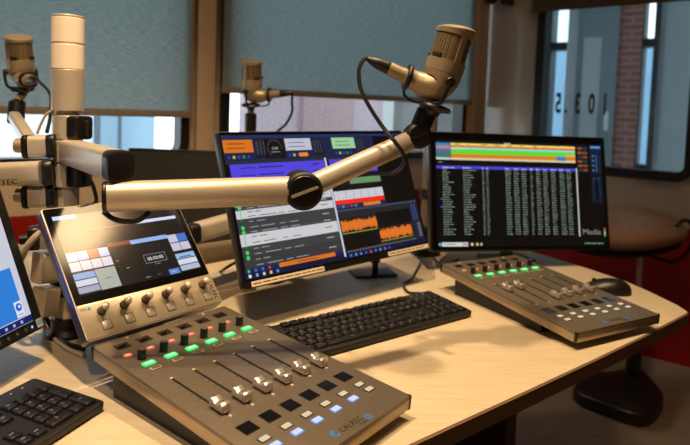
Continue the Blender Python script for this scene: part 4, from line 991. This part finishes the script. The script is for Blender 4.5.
for v in tb.verts:
    x, y, z = v.co
    se = lambda t: math.copysign(abs(t)**.75, t)
    X_, Y_, Z_ = se(x)*.275, se(y)*.17*(1-.28*max(0, x)), se(z)*.062*(1-.25*max(0, x))
    Z_ += -.016*math.exp(-((X_-.0)/.09)**2)*(1 if Z_ > 0 else .3)+.012*(Y_/.155)**2
    v.co = (X_, Y_, Z_)
yaw = Matrix.Rotation(-.12, 4, 'Z') @ Matrix.Rotation(.26, 4, 'X') @ Matrix.Rotation(-.04, 4, 'Y')
b = MB(T(sx0.x, cb.y-.03, sx0.z+.006) @ yaw); b.absorb(tb, M['leather']); b.build('seat', st)
MB(T(sx0.x, cb.y-.03, sx0.z+.006) @ yaw @ T(0, 0, -.060)).prism([(x*.262, y*.155*(1-.28*max(0, x))) for x, y in [(cos(2*pi*k/40), sin(2*pi*k/40)) for k in range(40)]], -.004, .014, M['black'], bev=.004).build('seat_pan', st, 'black underside of the seat')
g = lambda x, y, d=0: at(x, y, cb.y+d)
b = MB(); b.tube([g(668, 234, -.1), g(682, 221, -.14), g(690, 222, -.15), g(694, 232, -.15), g(688, 252, -.14), g(672, 262, -.1), g(652, 256)], .008, M['black'], 10); b.build('lever_loop', st, 'black bent tube at the side')

# ------------------------------------------------------------------ ceiling light
Xl = T(.65, 1.25, ZC)
cl_ = thing('ceiling_light', Xl, 'round warm ceiling light above the desk, seen as a glow in the touchscreen', 'ceiling light')
MB(Xl).lathe([(0, 0), (.20, 0), (.20, -.035), (.175, -.040), (.172, -.030), (0, -.030)], M['trim'], 48).build('housing', cl_); MB(Xl).lathe([(0, -.0385), (.10, -.038), (.171, -.034), (.171, -.031), (0, -.031)], emi((255, 214, 160), 22.), 48).build('diffuser', cl_)

# ------------------------------------------------------------------ shift to room height
for o in list(col.objects):
    if o.parent is None: o.matrix_basis = T(0, 0, DESK) @ o.matrix_basis

# ------------------------------------------------------------------ camera
cd = bpy.data.cameras.new('camera'); cam = bpy.data.objects.new('camera', cd); col.objects.link(cam)
bk_ = -fw
cam.matrix_world = Matrix(((RT.x, UP.x, bk_.x, EYE.x), (RT.y, UP.y, bk_.y, EYE.y), (RT.z, UP.z, bk_.z, EYE.z+DESK), (0, 0, 0, 1)))
cd.sensor_width = 36; cd.lens = 36*F/690; cd.clip_start = .02
cd.dof.use_dof = True; cd.dof.focus_distance = .88; cd.dof.aperture_fstop = 5.0
cd.shift_y = -(222.5-CYP)/690
sc.camera = cam

# ------------------------------------------------------------------ light
w_ = bpy.data.worlds.new('daylight'); sc.world = w_; w_.use_nodes = True
bg = w_.node_tree.nodes['Background']; bg.inputs['Color'].default_value = (.84, .92, 1, 1); bg.inputs['Strength'].default_value = 3.4
def spot(loc, target, power, size, blend, rad, c=(1, .71, .41)):
    l = bpy.data.lights.new('ceiling_or_fill_spot', 'SPOT'); l.energy = power; l.spot_size = R(size); l.spot_blend = blend; l.shadow_soft_size = rad; l.color = c
    o = bpy.data.objects.new('ceiling_or_fill_spot', l); col.objects.link(o)
    loc = Vector(loc); loc.z += DESK; tg = Vector(target); tg.z += DESK
    o.matrix_world = Matrix.Translation(loc) @ (tg-loc).to_track_quat('-Z', 'Y').to_matrix().to_4x4()
    return o
spot((.28, .98, 1.85), (.2, .95, 0), 88, 95, 1., .035)
spot((-.36, .58, 1.85), (-.30, .88, 0), 135, 100, 1., .035)
spot((-.25, -.35, 1.85), (-.46, 1.03, .45), 62, 48, 1., .06)  # fill spot added behind the camera to brighten the pole and signal lamp

sc.view_settings.view_transform = 'Standard'; sc.view_settings.look = 'None'; sc.view_settings.gamma = 1; sc.view_settings.use_curve_mapping = False
sc.view_settings.exposure = 0.0
sc.cycles.use_denoising = True
sc.cycles.max_bounces = 8; sc.cycles.transparent_max_bounces = 12; sc.cycles.caustics_reflective = False; sc.cycles.caustics_refractive = False
